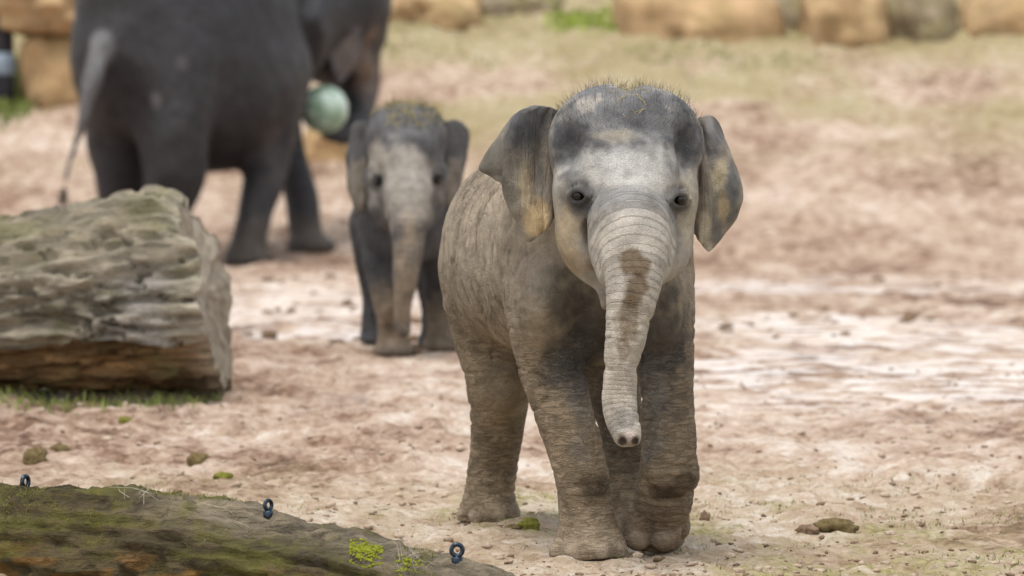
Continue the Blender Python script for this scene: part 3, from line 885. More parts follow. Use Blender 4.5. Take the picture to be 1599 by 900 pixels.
    Pt(637, 330, 15.4, (.09, .2, .09), (.36, .31, .255), .9, seed=4, m=np.maximum(hw, tw))
    Pt(635, 430, 15.3, (.07, .2, .20), (.32, .25, .18), .9, seed=5, m=tw)
    Pt(610, 510, 15.75, (.12, .4, .14), (.27, .20, .135), .85, seed=6)
    Pt(688, 520, 16.0, (.10, .35, .12), (.25, .19, .13), .8, seed=7)
    Pt(612, 500, 15.7, (.03, .2, .04), (.14, .095, .055), .7, seed=8)
    for ex, ey, eY, er in eyes: Pt(ex, ey, eY, (.032, .1, .034), (.07, .068, .068), .85, seed=9)
    for ex in (600, 676): Pt(ex, 318, 15.45, (.018, .1, .04), (.10, .095, .09), .7, seed=10)
    for ex in (606, 664): Pt(ex, 222, 15.42, (.022, .12, .02), (.07, .07, .075), .6, seed=11)
    Wk = np.stack([tw * .8, lw * .8, (1 - lw) * (1 - hw) * .4], 1)
    parts = [(V, Fc, C, Wk, tu)]
    e1 = [[(578, 190, 15.62), (562, 188, 15.66), (550, 196, 15.72)], [(574, 225, 15.62), (556, 226, 15.66), (543, 232, 15.74)],
          [(572, 262, 15.62), (554, 266, 15.64), (541, 268, 15.72)], [(572, 298, 15.62), (556, 306, 15.64), (546, 304, 15.69)], [(572, 318, 15.62), (564, 332, 15.64), (556, 338, 15.67)]]
    e2 = [[(692, 192, 15.62), (708, 188, 15.68), (724, 194, 15.76)], [(696, 222, 15.62), (714, 216, 15.68), (733, 212, 15.78)],
          [(698, 256, 15.62), (714, 256, 15.66), (728, 248, 15.74)], [(698, 290, 15.62), (710, 296, 15.65), (720, 290, 15.70)], [(696, 312, 15.62), (702, 324, 15.64), (708, 326, 15.67)]]
    for rows, fl in ((e1, False), (e2, True)):
        D = catmull_grid([[W(*p) for p in r] for r in rows], 30, 22)
        D = D + .004 * fbm(D[..., 0] * 18, D[..., 1] * 18, D[..., 2] * 18, 2, 5)[..., None]
        v, f, uv = sheet_solid(D, .013)
        if fl: f = f[:, ::-1]
        c = np.tile(np.array([.07, .068, .07]), (len(v), 1))
        paint(c, v, W(556 if not fl else 705, 290, 15.65), (.05, .2, .09), (.24, .205, .16), .7, .5, .4, 20, 3)
        parts.append((v, f, c, np.zeros((len(v), 3)), np.zeros(len(v))))
    root = np.array([LC['fr'][0][-1][0] + .07, 16.05, W(640, 556, 15.75)[2]])
    o = finish_animal("elephant_calf", parts, M_SKIN_FAR, root, "dark grey elephant calf with a beige face standing beside the adult elephant", sub=0)
    for ex, ey, eY, er in eyes:
        v, f = ball_mesh(W(ex, ey, eY + .014), (S(er - 2, eY), .016, S(er - 2, eY)), 8); mesh_obj("eye", v, f, M_EYE, o)
    Nn = vnormals(V, Fc)
    cand = np.where((hw > .9) & (V[:, 2] > W(0, 205, 15.5)[2]) & (Nn[:, 2] > .2))[0]
    tag(strands("hair", V[rng.choice(cand, 420)], np.tile([0, -.05, 1.], (420, 1)), .030, .0008, M_HAIR, o, 13), kind="stuff")
    cand = np.where((hw > .9) & (np.abs(V[:, 0] - W(645, 185, 15.5)[0]) < .10) & (V[:, 2] > W(0, 197, 15.5)[2]) & (Nn[:, 2] > .2))[0]
    pk = rng.choice(cand, 260)
    st = strands("straw_wisps", V[pk], Nn[pk] * .3 + rng.normal(0, .8, (260, 3)), .045, .0016, M_STRAW, None, 18)
    tag(st, "yellow hay strewn over the crown of the calf beside the adult", "hay", kind="stuff")
    return o
second_calf = build_second_calf()

# ------------------------------------------------------------------ the adult, seen from behind, carrying a ball
def build_adult():
    cl = Clay((-3.75, 31.5, -0.42), (-0.75, 35.9, 2.45), 0.034, pad=0.28)
    def E(px, py, Y, r, yaw=0, pitch=0, roll=0, k=0.14): cl.ell(W(px, py, Y), r, yaw, pitch, roll, k)
    YAW = R(-43)
    E(228, 72, 32.75, (.52, .62, .76), YAW)                       # croup
    E(318, 82, 33.25, (.60, .95, .86), YAW, k=.25)                # barrel
    E(345, 150, 33.25, (.50, .70, .56), YAW, k=.25)               # belly
    E(398, 55, 33.85, (.38, .48, .74), YAW, k=.25)                # shoulder
    E(225, -28, 32.8, (.30, .55, .25), YAW, k=.25)
    P, rr = chain_px([(430, 40, 34.0, 88), (490, 22, 34.45, 70), (530, 15, 34.75, 66)]); cl.chain(P, rr, k=.2)
    legs = {'rr': [(272, 120, 32.55, 72), (270, 200, 32.42, 60), (272, 270, 32.38, 52), (262, 330, 32.40, 37), (258, 390, 32.42, 33), (257, 418, 32.42, 37)],
            'rl': [(186, 120, 32.80, 62), (182, 200, 32.85, 52), (192, 270, 32.9, 45), (192, 330, 32.95, 33), (194, 385, 32.98, 31), (194, 404, 32.98, 35)],
            'fr': [(418, 120, 33.55, 56), (420, 190, 33.40, 46), (418, 250, 33.25, 35), (404, 310, 33.10, 30), (394, 360, 33.02, 28), (386, 392, 33.0, 29), (384, 408, 33.0, 33)],
            'fl': [(420, 110, 34.1, 42), (434, 190, 34.05, 33), (452, 250, 33.9, 30), (468, 305, 33.8, 27), (476, 350, 33.75, 26), (480, 378, 33.72, 27), (482, 388, 33.7, 31)]}
    LC = {}
    for n, rows in legs.items():
        P, rr = chain_px(rows); LC[n] = (P, rr); cl.chain(P, rr, k=.14)
        px, py, Y, r = rows[-1]
        z0 = W(px, py + 8, Y)[2] if n[0] == 'f' else base_h(P[-1][1])
        f = P[-1]
        cl.ell((f[0] + .02, f[1] + .03, z0 + .05), (S(r, Y) * 1.08, S(r, Y) * 1.1, .09), k=.06)
        for a in (-40, 5, 50, 90):
            an = R(a - 20)
            cl.ell((f[0] + .02 + S(r, Y) * 1.02 * math.cos(an), f[1] + .03 + S(r, Y) * 1.02 * math.sin(an), z0 + .06), (.055, .055, .06), k=.03)
        cl.slice((f[0], f[1], z0), (0, 0, -1), .4, k=.02)
        FLAT.append((f[0], f[1], .26, z0 + .005))
    # head seen from behind and beside
    E(540, -8, 34.75, (.34, .40, .42), YAW, k=.12)
    E(556, 40, 34.95, (.26, .30, .34), YAW, k=.12)
    E(526, 98, 34.85, (.30, .32, .20), YAW, k=.12)               # jaw
    trunk = [(560, 50, 35.10, 34), (560, 95, 35.16, 34), (560, 135, 35.05, 33), (559, 168, 34.80, 29), (553, 194, 34.55, 23), (541, 210, 34.34, 16), (526, 214, 34.22, 12), (508, 212, 34.12, 9)]
    TP, TR = chain_px(trunk); cl.chain(TP, TR, k=.06)
    # dark hollow between shoulder and head
    P = []
    for px, py in ((478, -50), (482, 10), (486, 60), (490, 105)):
        P.append(W(px, py, min(cl.skin_at(px, py, 32.5, 35.0), 34.6) + .02))
    cl.chain(P, [.07, .08, .08, .06], k=.10, sub=3, cut=True)
    # tail
    tail = [(158, 70, 32.20, 17), (148, 115, 32.05, 16), (138, 150, 32.00, 14), (129, 188, 31.98, 10), (118, 225, 32.0, 5.5), (106, 265, 31.98, 4.5), (99, 300, 31.97, 3.6)]
    P, rr = chain_px(tail); cl.chain(P, np.maximum(rr, .026), k=.06); TAIL = (P, rr)
    # cleft between the haunches
    P, rr = chain_px([(188, 115, 32.10, 14), (200, 190, 32.16, 28), (210, 300, 32.22, 26)]); cl.chain(P, rr, k=.10, cut=True)
    V, Fc = cl.mesh(2); N = vnormals(V, Fc)
    tu, td = near_chain(V, TP, TR); tw = (1 - smooth(.02, .06, td)) * smooth(0, .2, tu)
    lw = np.zeros(len(V))
    for P, rr in LC.values():
        u, d = near_chain(V, P, rr); lw = np.maximum(lw, (1 - smooth(.02, .08, d)) * (1 - smooth(.6, 1.0, V[:, 2])))
    V = V + N * (.018 * fbm(V[:, 0] * 3.2, V[:, 1] * 3.2, V[:, 2] * 3.2, 3, 2))[:, None]
    C = np.array([.018, .0168, .0205]) * (1 + .30 * fbm(V[:, 0] * 2.2, V[:, 1] * 2.2, V[:, 2] * 2.2, 4, 4))[:, None]
    Pt = lambda px, py, Y, r, rgb, amt=1., soft=.5, wob=.25, seed=0, m=None, fr=5: paint(C, V, W(px, py, Y), r, rgb, amt, soft, wob, fr, seed, m)
    Pt(390, 400, 33.0, (.5, .6, .30), (.085, .068, .055), .7, seed=1)
    Pt(482, 385, 33.7, (.4, .6, .25), (.085, .068, .055), .7, seed=2)
    Pt(425, 210, 33.3, (.10, .3, .7), (.095, .080, .072), .5, seed=3)
    Pt(573, 110, 35.0, (.10, .4, .4), (.17, .115, .085), .7, seed=4, wob=.5)
    Pt(240, 155, 32.0, (.05, .3, .05), (.12, .11, .11), .6, seed=5)
    Pt(280, 95, 32.0, (.07, .4, .07), (.12, .11, .12), .5, seed=6)
    _, d_ = near_chain(V, *TAIL); C[:] = C + (np.array([.12, .115, .12]) - C) * (1 - smooth(.0, .05, d_))[:, None]
    Wk = np.stack([tw, lw * .6, (1 - lw) * .35], 1)
    parts = [(V, Fc, C, Wk, tu)]
    ear = [[(560, -50, 34.45), (535, -54, 34.32), (512, -45, 34.22)], [(564, 0, 34.42), (536, -2, 34.28), (506, 4, 34.15)], [(564, 45, 34.42), (536, 46, 34.26), (505, 52, 34.14)],
           [(560, 85, 34.46), (538, 92, 34.30), (514, 96, 34.20)], [(552, 104, 34.50), (540, 122, 34.36), (528, 132, 34.28)]]
    D = catmull_grid([[W(*p) for p in r] for r in ear], 30, 22)
    D = D + .02 * fbm(D[..., 0] * 5, D[..., 1] * 5, D[..., 2] * 5, 2, 5)[..., None]
    v, f, uv = sheet_solid(D, .035)
    c = np.tile(np.array([.075, .071, .080]), (len(v), 1))
    paint(c, v, W(545, 60, 34.5), (.08, .4, .35), (.12, .09, .08), .6, .5, .5, 6, 3)
    parts.append((v, f, c, np.zeros((len(v), 3)), np.zeros(len(v))))
    root = np.array([W(330, 415, 33.0)[0], 33.0, -.28])
    o = finish_animal("elephant", parts, M_SKIN_ADULT, root, "adult elephant with dark grey hide seen from behind, holding a ball in its trunk", sub=1)
    P = TAIL[0][-1]
    tag(strands("tail_hair", np.tile(P, (40, 1)) + rng.normal(0, .012, (40, 3)), np.tile([-.05, 0, -1.], (40, 1)), .14, .004, M_HAIR, o, 23, .2), kind="stuff")
    return o
adult = build_adult()

def build_ball():
    c = W(506, 171, 34.02); r = S(38, 34.0)
    g = NT("ball_plastic", rough=0.38, spec=0.45)
    co = g.coords()
    n = g.noise(co, 7, 4, .6)
    g.link(g.ramp(n, [(0.30, (.13, .23, .13)), (0.46, (.27, .38, .29)), (0.62, (.48, .58, .52))]), g.b.inputs["Base Color"])
    g.bump(g.noise(co, 25, 3), .3, .01)
    V, Fq = ball_mesh((0, 0, 0), (r, r, r), 20)
    rad = np.linalg.norm(V, axis=1, keepdims=True)
    V = V * (1 - .02 * np.exp(-(V[:, 2:3] / .012) ** 2))            # moulding seam
    V = V + c
    o = mesh_obj("play_ball", V, Fq, g.m, origin=c)
    tag(o, "scuffed green and white plastic ball held by the adult elephant's trunk", "ball")
    return o
ball = build_ball()

# ------------------------------------------------------------------ logs
def log_material(name, kind):
    g = NT(name, rough=.9, spec=.15)
    a = g.attr("tint"); co = g.coords()
    st = g.coords((2.2, 16, 16)) if kind == "big" else g.coords((5, 34, 34))
    n = g.noise(st, 1.6, 6, .65, .4)
    c = g.mix(1.0, a, g.ramp(n, [(0.25, (.25, .24, .23)), (0.5, (.9, .9, .9)), (0.78, (1.6, 1.56, 1.48))]), 'MULTIPLY')
    mo = g.noise(co, 9 if kind == "big" else 16, 5, .65)
    c = g.mix(g.map(mo, .5, .68, 0, .55 if kind == "big" else .7), c, (.16, .155, .065) if kind == "big" else (.115, .105, .030))
    g.link(c, g.b.inputs["Base Color"])
    H = g.math('ADD', g.math('MULTIPLY', n, 1.0), g.math('MULTIPLY', g.noise(co, 60, 4, .7), .5))
    g.bump(H, 1.0, .03 if kind == "big" else .02)
    return g.m
def grain_material():
    g = NT("cut_wood", rough=.85, spec=.2); co = g.coords()
    n = g.noise(co, 14, 6, .7)
    g.link(g.ramp(n, [(.25, (.12, .095, .07)), (.5, (.28, .24, .185)), (.8, (.44, .39, .32))]), g.b.inputs["Base Color"])
    g.bump(g.noise(co, 40, 5, .7), .8, .01)
    return g.m
M_CUT = grain_material()

def build_big_log():
    # axis runs to the left and slightly away; right end sawn
    ce = W(338, 455, 13.72); ce[2] = 0.352
    d = np.array([-1.0, 0.055, -0.080]); d /= np.linalg.norm(d)
    a = np.cross(d, [0, 0, 1]); a /= np.linalg.norm(a)          # towards the camera or away
    if a[1] > 0: a = -a
    up = np.cross(a, d); up = up if up[2] > 0 else -up
    nL, nT = 230, 200; L = 3.4
    s = np.linspace(0, 1, nL) ** 1.5 * L
    th = np.linspace(0, 2 * math.pi, nT, endpoint=False)
    SS, TH = np.meshgrid(s, th, indexing='ij')
    r = .366 - .085 * smooth(-.1, .95, SS)
    cx, sx = np.cos(TH), np.sin(TH)                              # cos: towards the camera, sin: up
    # plates of weathered bark running along the log
    q = fbm(SS * 1.5, cx * 3.2 + 10, sx * 3.2, 4, 71)
    plate = 1 - np.abs(fbm(SS * 1.9 + 1.2 * q + TH * .5, TH * 6.5 + 1.0 * q, 0, 3, 75))
    r = r + .016 * q + .040 * (plate - .6) - .030 * smooth(.80, .97, 1 - np.abs(fbm(SS * 2.3 + 1.5 * q + TH * .6, TH * 5.0 + 1.2 * q, 2, 4, 77))) + .014 * fbm(SS * 7, cx * 10, sx * 10, 4, 78)
    step = np.floor(TH * 7 + 1.3 * fbm(SS * 1.3, TH * 1.5, 0, 2, 90))
    r = r + .007 * (_hash(step.astype(np.int64), np.floor(SS * 1.2 + step * .37).astype(np.int64), 3) - .5)
    # lower third on the camera side: bark gone, bare brown wood set back under a ragged ledge
    ledge = -.44 + .06 * fbm(SS * 3, 0, 0, 3, 81) + .05 * SS
    bare = (1 - smooth(-.04, .04, sx - ledge)) * (cx > -.4)
    r = r - bare * .060
    # rounded shoulder at the sawn end
    r = r - .045 * np.exp(-SS / .04) * smooth(.3, .9, sx)
    # the sawn end leans: top set further back
    SS2 = SS + (1 - smooth(0, .5, SS)) * (.085 * smooth(.15, 1, sx) + .018 * fbm(cx * 4, sx * 4, 0, 3, 5))
    P = ce + SS2[..., None] * d + (r * cx)[..., None] * a + (r * sx)[..., None] * up
    V = P.reshape(-1, 3); V[:, 2] = np.maximum(V[:, 2], -.05)
    id_ = np.arange(nL * nT).reshape(nL, nT); nx = np.roll(id_, -1, 1)
    Fq = np.stack([id_[:-1], nx[:-1], nx[1:], id_[1:]], -1).reshape(-1, 4)
    tint = np.zeros((nL, nT, 3)) + np.array([.31, .27, .205])
    w = fbm(SS * 1.6, cx * 2, sx * 2, 3, 88)
    tint = tint * (1 + .25 * w[..., None])
    m = smooth(.1, .5, fbm(SS * 2.6, cx * 2.5, sx * 2.5, 4, 93))[..., None] * .6
    tint = tint * (1 - m) + m * np.array([.21, .195, .10])
    gz = (smooth(.05, .16, SS) * (1 - smooth(.2, .42, SS)) * (1 - smooth(.15, .5, sx)) * (sx > ledge))[..., None] * .6
    tint = tint * (1 - gz) + gz * np.array([.34, .32, .31])
    tint = tint * (1 - bare[..., None]) + bare[..., None] * np.array([.25, .155, .075]) * (1 + .5 * fbm(SS * 6, TH * 14, 0, 3, 96)[..., None])
    pe = np.exp(-SS / .06)[..., None] * .7
    tint = tint * (1 - pe) + pe * np.array([.50, .45, .37])
    o = mesh_obj("fallen_log", V, Fq, log_material("weathered_bark", "big"), origin=(ce[0], ce[1], 0))
    attr_color(o, "tint", np.clip(tint.reshape(-1, 3), .02, 1))
    # sawn face, closed a little inside the rim
    rim = P[0]; rings = [rim]
    c0 = rim.mean(0)
    for f in (.93, .8, .62, .42, .2):
        rr = c0 + (rim - c0) * f + d * (.012 * (1 - f)) + d[None, :] * (.010 * fbm(rim[:, 0:1] * 8 * f, rim[:, 2:3] * 12 * f, f * 5, 3, 7))
        rings.append(rr)
    CV = np.concatenate(rings + [c0[None]]); CF = []
    for k in range(5):
        for j in range(nT): CF.append((k * nT + j, (k + 1) * nT + j, (k + 1) * nT + (j + 1) % nT, k * nT + (j + 1) % nT))
    for j in range(nT): CF.append((5 * nT + j, 6 * nT, 5 * nT + (j + 1) % nT))
    CV = CV + d * .004; CV[:, 2] = np.maximum(CV[:, 2], -.05)
    mesh_obj("cut_face", CV, CF, M_CUT, o)
    tag(o, "thick weathered grey log with a sawn end lying on the mud before the adult elephant", "log")
    return o
big_log = build_big_log()

# front log: mossy, half sunk, running along the lower left edge
FL_A, FL_B = None, None
def build_front_log():
    A = W(-160, 790, 8.80); Bp = W(900, 905, 8.22)
    nL, nT = 260, 120
    t = np.linspace(0, 1, nL); th = np.linspace(0, 2 * math.pi, nT, endpoint=False)
    T, TH = np.meshgrid(t, th, indexing='ij')
    keys = np.array([0, .15, .38, .54, .70, .82, 1.0])
    topz = np.interp(t, keys, [.182, .176, .172, .150, .105, .060, .0])
    rad = np.interp(t, keys, [.150, .150, .145, .135, .125, .115, .10])
    topz = np.convolve(np.pad(topz, 12, mode='edge'), np.ones(25) / 25, 'valid')
    ax = A[None, :] * (1 - t[:, None]) + Bp[None, :] * t[:, None]
    ax[:, 2] = topz - rad
    d = Bp - A; d[2] = 0; Ln = np.linalg.norm(d); d /= Ln
    a = np.array([-d[1], d[0], 0]);
    if a[1] > 0: a = -a
    cx, sx = np.cos(TH), np.sin(TH)
    S_ = T * Ln
    q = fbm(S_ * 5, cx * 2.2 + 4, sx * 2.2, 4, 171)
    pl = 1 - np.abs(fbm(S_ * 3.5, TH * 5, 0, 4, 175))
    r = rad[:, None] + .012 * q + .022 * (pl - .6) + .008 * fbm(S_ * 30, cx * 6, sx * 6, 3, 178)
    P = ax[:, None, :] + (r * cx)[..., None] * a * 1.25 + (r * sx)[..., None] * np.array([0, 0, 1.0])
    V = P.reshape(-1, 3)
    id_ = np.arange(nL * nT).reshape(nL, nT); nx = np.roll(id_, -1, 1)
    Fq = np.stack([id_[:-1], nx[:-1], nx[1:], id_[1:]], -1).reshape(-1, 4)
    if True:
        Fq = Fq[:, ::-1]
    tint = np.zeros((nL, nT, 3)) + np.array([.105, .080, .043])
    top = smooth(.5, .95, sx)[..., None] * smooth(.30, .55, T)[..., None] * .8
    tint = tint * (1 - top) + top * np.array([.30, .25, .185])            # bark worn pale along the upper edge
    w = fbm(S_ * 4, cx * 3, sx * 3, 4, 180)[..., None]
    tint = tint * (1 + .35 * w)
    m = smooth(.05, .5, fbm(S_ * 6, cx * 4, sx * 4, 4, 185))[..., None] * .75 * (1 - top)
    tint = tint * (1 - m) + m * np.array([.135, .125, .030])
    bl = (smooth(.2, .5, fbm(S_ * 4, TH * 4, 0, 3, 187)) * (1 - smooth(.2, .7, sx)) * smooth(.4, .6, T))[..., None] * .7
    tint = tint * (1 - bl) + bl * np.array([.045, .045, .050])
    orr = smooth(.25, .5, fbm(S_ * 14, TH * 7, 0, 3, 190))[..., None] * (1 - smooth(.0, .5, sx))[..., None] * .8
    tint = tint * (1 - orr) + orr * np.array([.27, .14, .04])
    o = mesh_obj("mossy_log", V, Fq, log_material("mossy_bark", "small"), origin=(A[0], A[1], 0))
    attr_color(o, "tint", np.clip(tint.reshape(-1, 3) * .74, .01, 1))
    tag(o, "low mossy brown log half sunk in the ground with dark eye bolts in it", "log")
    return o, ax, topz, Ln
front_log, FLAX, FLTOP, FLN = build_front_log()
def on_front_log(px):
    """a point on the upper surface of the front log seen in photo column px"""
    X = FLAX[:, 0]; pxs = 799.5 + X / FLAX[:, 1] * FPX
    i = int(np.argmin(np.abs(pxs - px)))
    return FLAX[i].copy(), i
dg = bpy.context.evaluated_depsgraph_get()
def drop(o, x, y, z=2.0):
    ok, loc, nrm, _ = o.ray_cast(Vector((x, y, z)) - o.location, Vector((0, 0, -1)))
    return np.array(loc + o.location) if ok else None

g = NT("bolt_steel", rough=.35, spec=.6); g.b.inputs["Metallic"].default_value = .7
g.link(g.ramp(g.noise(g.coords(), 120, 4), [(.35, (.012, .016, .030)), (.7, (.045, .07, .10))]), g.b.inputs["Base Color"]); M_BOLT = g.m
def torus(c, R0, r0, u, v, n=20, m=8, a0=0, a1=2 * math.pi):
    w = np.cross(u, v); V = []; Fq = []
    full = abs(a1 - a0 - 2 * math.pi) < 1e-6
    for i in range(n if full else n + 1):
        t = a0 + (a1 - a0) * i / n; e = u * math.cos(t) + v * math.sin(t)
        for j in range(m):
            p = 2 * math.pi * j / m
            V.append(c + e * (R0 + r0 * math.cos(p)) + w * r0 * math.sin(p))
    for i in range(n):
        i2 = (i + 1) % n if full else i + 1
        for j in range(m): Fq.append((i * m + j, i2 * m + j, i2 * m + (j + 1) % m, i * m + (j + 1) % m))
    return V, Fq
def lathe(c, prof, n=14):
    V = []; Fq = []
    for r_, z in prof:
        for j in range(n):
            t = 2 * math.pi * j / n; V.append(c + np.array([r_ * math.cos(t), r_ * math.sin(t), z]))
    for i in range(len(prof) - 1):
        for j in range(n): Fq.append((i * n + j, i * n + (j + 1) % n, (i + 1) * n + (j + 1) % n, (i + 1) * n + j))
    Fq.append([(len(prof) - 1) * n + j for j in range(n)])
    return V, Fq
def eye_bolt(px, turn, size, label):
    p, i = on_front_log(px)
    hit = drop(front_log, p[0], p[1] - .02)
    c = hit if hit is not None else p
    e = bpy.data.objects.new("eye_bolt", None); col.objects.link(e); e.location = c
    e.empty_display_size = .02
    s = size
    v, f = lathe(c, [(.0125 * s, -.006), (.0125 * s, .003), (.0115 * s, .005), (.007 * s, .006), (.0055 * s, .008 * s), (.0045 * s, .010 * s)])
    mesh_obj("shank", v, f, M_BOLT, e)
    u = np.array([math.cos(turn), math.sin(turn), 0.0]); w = np.array([0, 0, 1.0])
    v, f = torus(c + np.array([0, 0, .0205 * s]), .0120 * s, .0050 * s, u, w)
    mesh_obj("ring", v, f, M_BOLT, e)
    tag(e, label, "eye bolt", "eye bolts in the mossy log")
    return e
eye_bolt(38, R(62), .95, "small dark eye bolt on the mossiest stretch of the low log, edge on")
eye_bolt(418, R(48), .80, "dark eye bolt halfway along the low log, turned half sideways")
eye_bolt(715, R(6), .92, "dark eye bolt near the sunken end of the low log, its ring facing out")

# ------------------------------------------------------------------ rocks along the far bank
def rock_material(name, tone=(1, 1, 1), moss=.5):
    g = NT(name, rough=.9, spec=.2); co = g.coords()
    n = g.noise(co, 1.6, 6, .6, .3)
    c = g.ramp(n, [(.25, tuple(.20 * t for t in (tone[0], tone[1] * .78, tone[2] * .50))), (.48, tuple(.40 * t for t in (tone[0], tone[1] * .76, tone[2] * .48))), (.75, tuple(.56 * t for t in (tone[0], tone[1] * .78, tone[2] * .52)))])
    st = g.noise(g.coords((1, 1, 5)), 1.4, 4, .6)
    c = g.mix(g.map(st, .5, .75, 0, .5), c, (.20, .125, .06))
    geo = g.n("NewGeometry"); sp = g.n("SeparateXYZ"); g.link(geo.outputs["Normal"], sp.inputs[0])
    mm = g.math('MULTIPLY', g.map(g.noise(co, 2.6, 5, .65), .42, .6, 0, 1), g.map(sp.outputs[2], -.2, .7, .25, 1))
    c = g.mix(g.math('MULTIPLY', mm, moss), c, (.17, .165, .045))
    g.link(c, g.b.inputs["Base Color"])
    g.bump(g.math('ADD', n, g.math('MULTIPLY', g.noise(co, 14, 5, .7), .4)), .8, .08)
    return g.m
MR = [rock_material("sandstone", (1.12, .98, .86), .35), rock_material("orange_sandstone", (1.05, .90, .74), .25), rock_material("grey_sandstone", (.70, .74, .80), .9)]
def rock(px0, px1, py_top, py_base, label, mat, depth=1.0, seed=1, Yoff=0.0, power=3.2):
    b = ground_hit((px0 + px1) / 2, py_base + (12 if px0 > 560 else 0), 30, 70); Y = b[1] + Yoff
    w = S(px1 - px0, Y) / 2; h = S(py_base - py_top, Y)
    n = 30
    V, Fq = ball_mesh((0, 0, 0), (1, 1, 1), n)
    p = np.abs(V) ** power; V = V / (p.sum(1, keepdims=True) ** (1 / power))
    q = V * np.array([w, depth, h])
    f = fbm(V[:, 0] * 1.1 * w + seed * 7, V[:, 1] * 1.1 + seed * 3, V[:, 2] * 1.1 * h, 4, 200 + seed)
    f2 = fbm(V[:, 0] * 4 * w + seed * 7, V[:, 1] * 4 + seed * 3, V[:, 2] * 4 * h, 3, 210 + seed)
    q = q * (1 + .26 * f + .09 * f2)[:, None]
    V = q + np.array([b[0], Y + depth * .9, b[2] + h * .12])
    V[:, 2] += .0
    o = mesh_obj("boulder", V, Fq, mat, origin=(b[0], Y + depth * .9, b[2]))
    tag(o, label, "boulder", "boulders along the bank")
    return o
ROCKS = [
    (585, 745, -25, 26, "long low sandstone boulder on the bank, beside the adult elephant's head", 0, 1.1, 1),
    (735, 880, -28, 12, "dark mossy low boulder between the long boulder and the bright grass", 2, .9, 2),
    (965, 1205, -32, 52, "broad orange-tan boulder beside the bright grass on the bank", 0, 1.2, 3),
    (1185, 1290, -26, 44, "narrow dark mossy boulder added in the shadowed gap between two tan boulders", 2, .8, 4),  # dark stone added where the gap is only shadow
    (1250, 1392, -36, 62, "pale tan upright boulder next to the narrow dark one", 0, 1.0, 5),
    (1385, 1512, -28, 52, "grey-green mossy boulder between the upright and the squared boulders", 2, .9, 6),
    (1505, 1680, -30, 46, "squared yellow-tan boulder closing the row along the bank", 0, 1.2, 7),
    (22, 150, 62, 158, "orange sandstone boulder standing behind the adult elephant's tail", 1, .8, 8),
    (466, 552, 205, 262, "small orange rock on the mud beneath the green ball", 1, .30, 9),
]
for r in ROCKS:
    rock(r[0], r[1], r[2], r[3], r[4], MR[r[5]], r[6], r[7])
# ledge stone lying on the orange boulder, and the dark post at the corner
def ledge():
    b = ground_hit(86, 158, 30, 70); Y = b[1] + .15
    w = S(92, Y); h = S(44, Y)
    V, Fq = ball_mesh((0, 0, 0), (1, 1, 1), 28)
    p = np.abs(V) ** 5; V = V / (p.sum(1, keepdims=True) ** .2)
    f = fbm(V[:, 0] * 2, V[:, 1] * 2, V[:, 2] * 2, 4, 260)
    q = V * np.array([w, 1.1, h]) * (1 + .10 * f)[:, None]
    c = W(96, 12, Y + .75)
    o = mesh_obj("ledge_stone", q + c, Fq, MR[0], origin=c)
    tag(o, "flat mossy yellow stone slab resting on the orange sandstone boulder", "stone slab")
ledge()
def post():
    b = ground_hit(8, 150, 30, 70); Y = b[1] - .1
    g = NT("post_wood", rough=.85, spec=.2); g.link(g.ramp(g.noise(g.coords((6, 6, 1)), 3, 4), [(.3, (.012, .011, .014)), (.7, (.045, .042, .048))]), g.b.inputs["Base Color"])
    g.bump(g.noise(g.coords((14, 14, 1.5)), 3, 4), .7, .02)
    pts = [(.115, -.2), (.118, .2), (.110, .6), (.114, 1.0), (.108, 1.8), (.105, 2.6), (.09, 2.66), (.05, 2.68)]
    c = np.array([W(4, 100, Y)[0], Y, b[2]])
    v, f = lathe(c, pts, 18)
    o = mesh_obj("timber_post", v, f, g.m, origin=c)
    tag(o, "dark timber post with a pale blue band beside the orange boulder", "post")
    gb = NT("band_paint", rough=.5); gb.link(gb.ramp(gb.noise(gb.coords(), 12, 3), [(.3, (.17, .22, .28)), (.7, (.30, .36, .43))]), gb.b.inputs["Base Color"])
    z = W(8, 100, Y)[2] - b[2]; k = S(17, Y)
    v, f = lathe(c, [(.118, z - k), (.126, z - k + .01), (.126, z + k - .01), (.118, z + k)], 18)
    mesh_obj("painted_band", v, f, gb.m, o)
post()

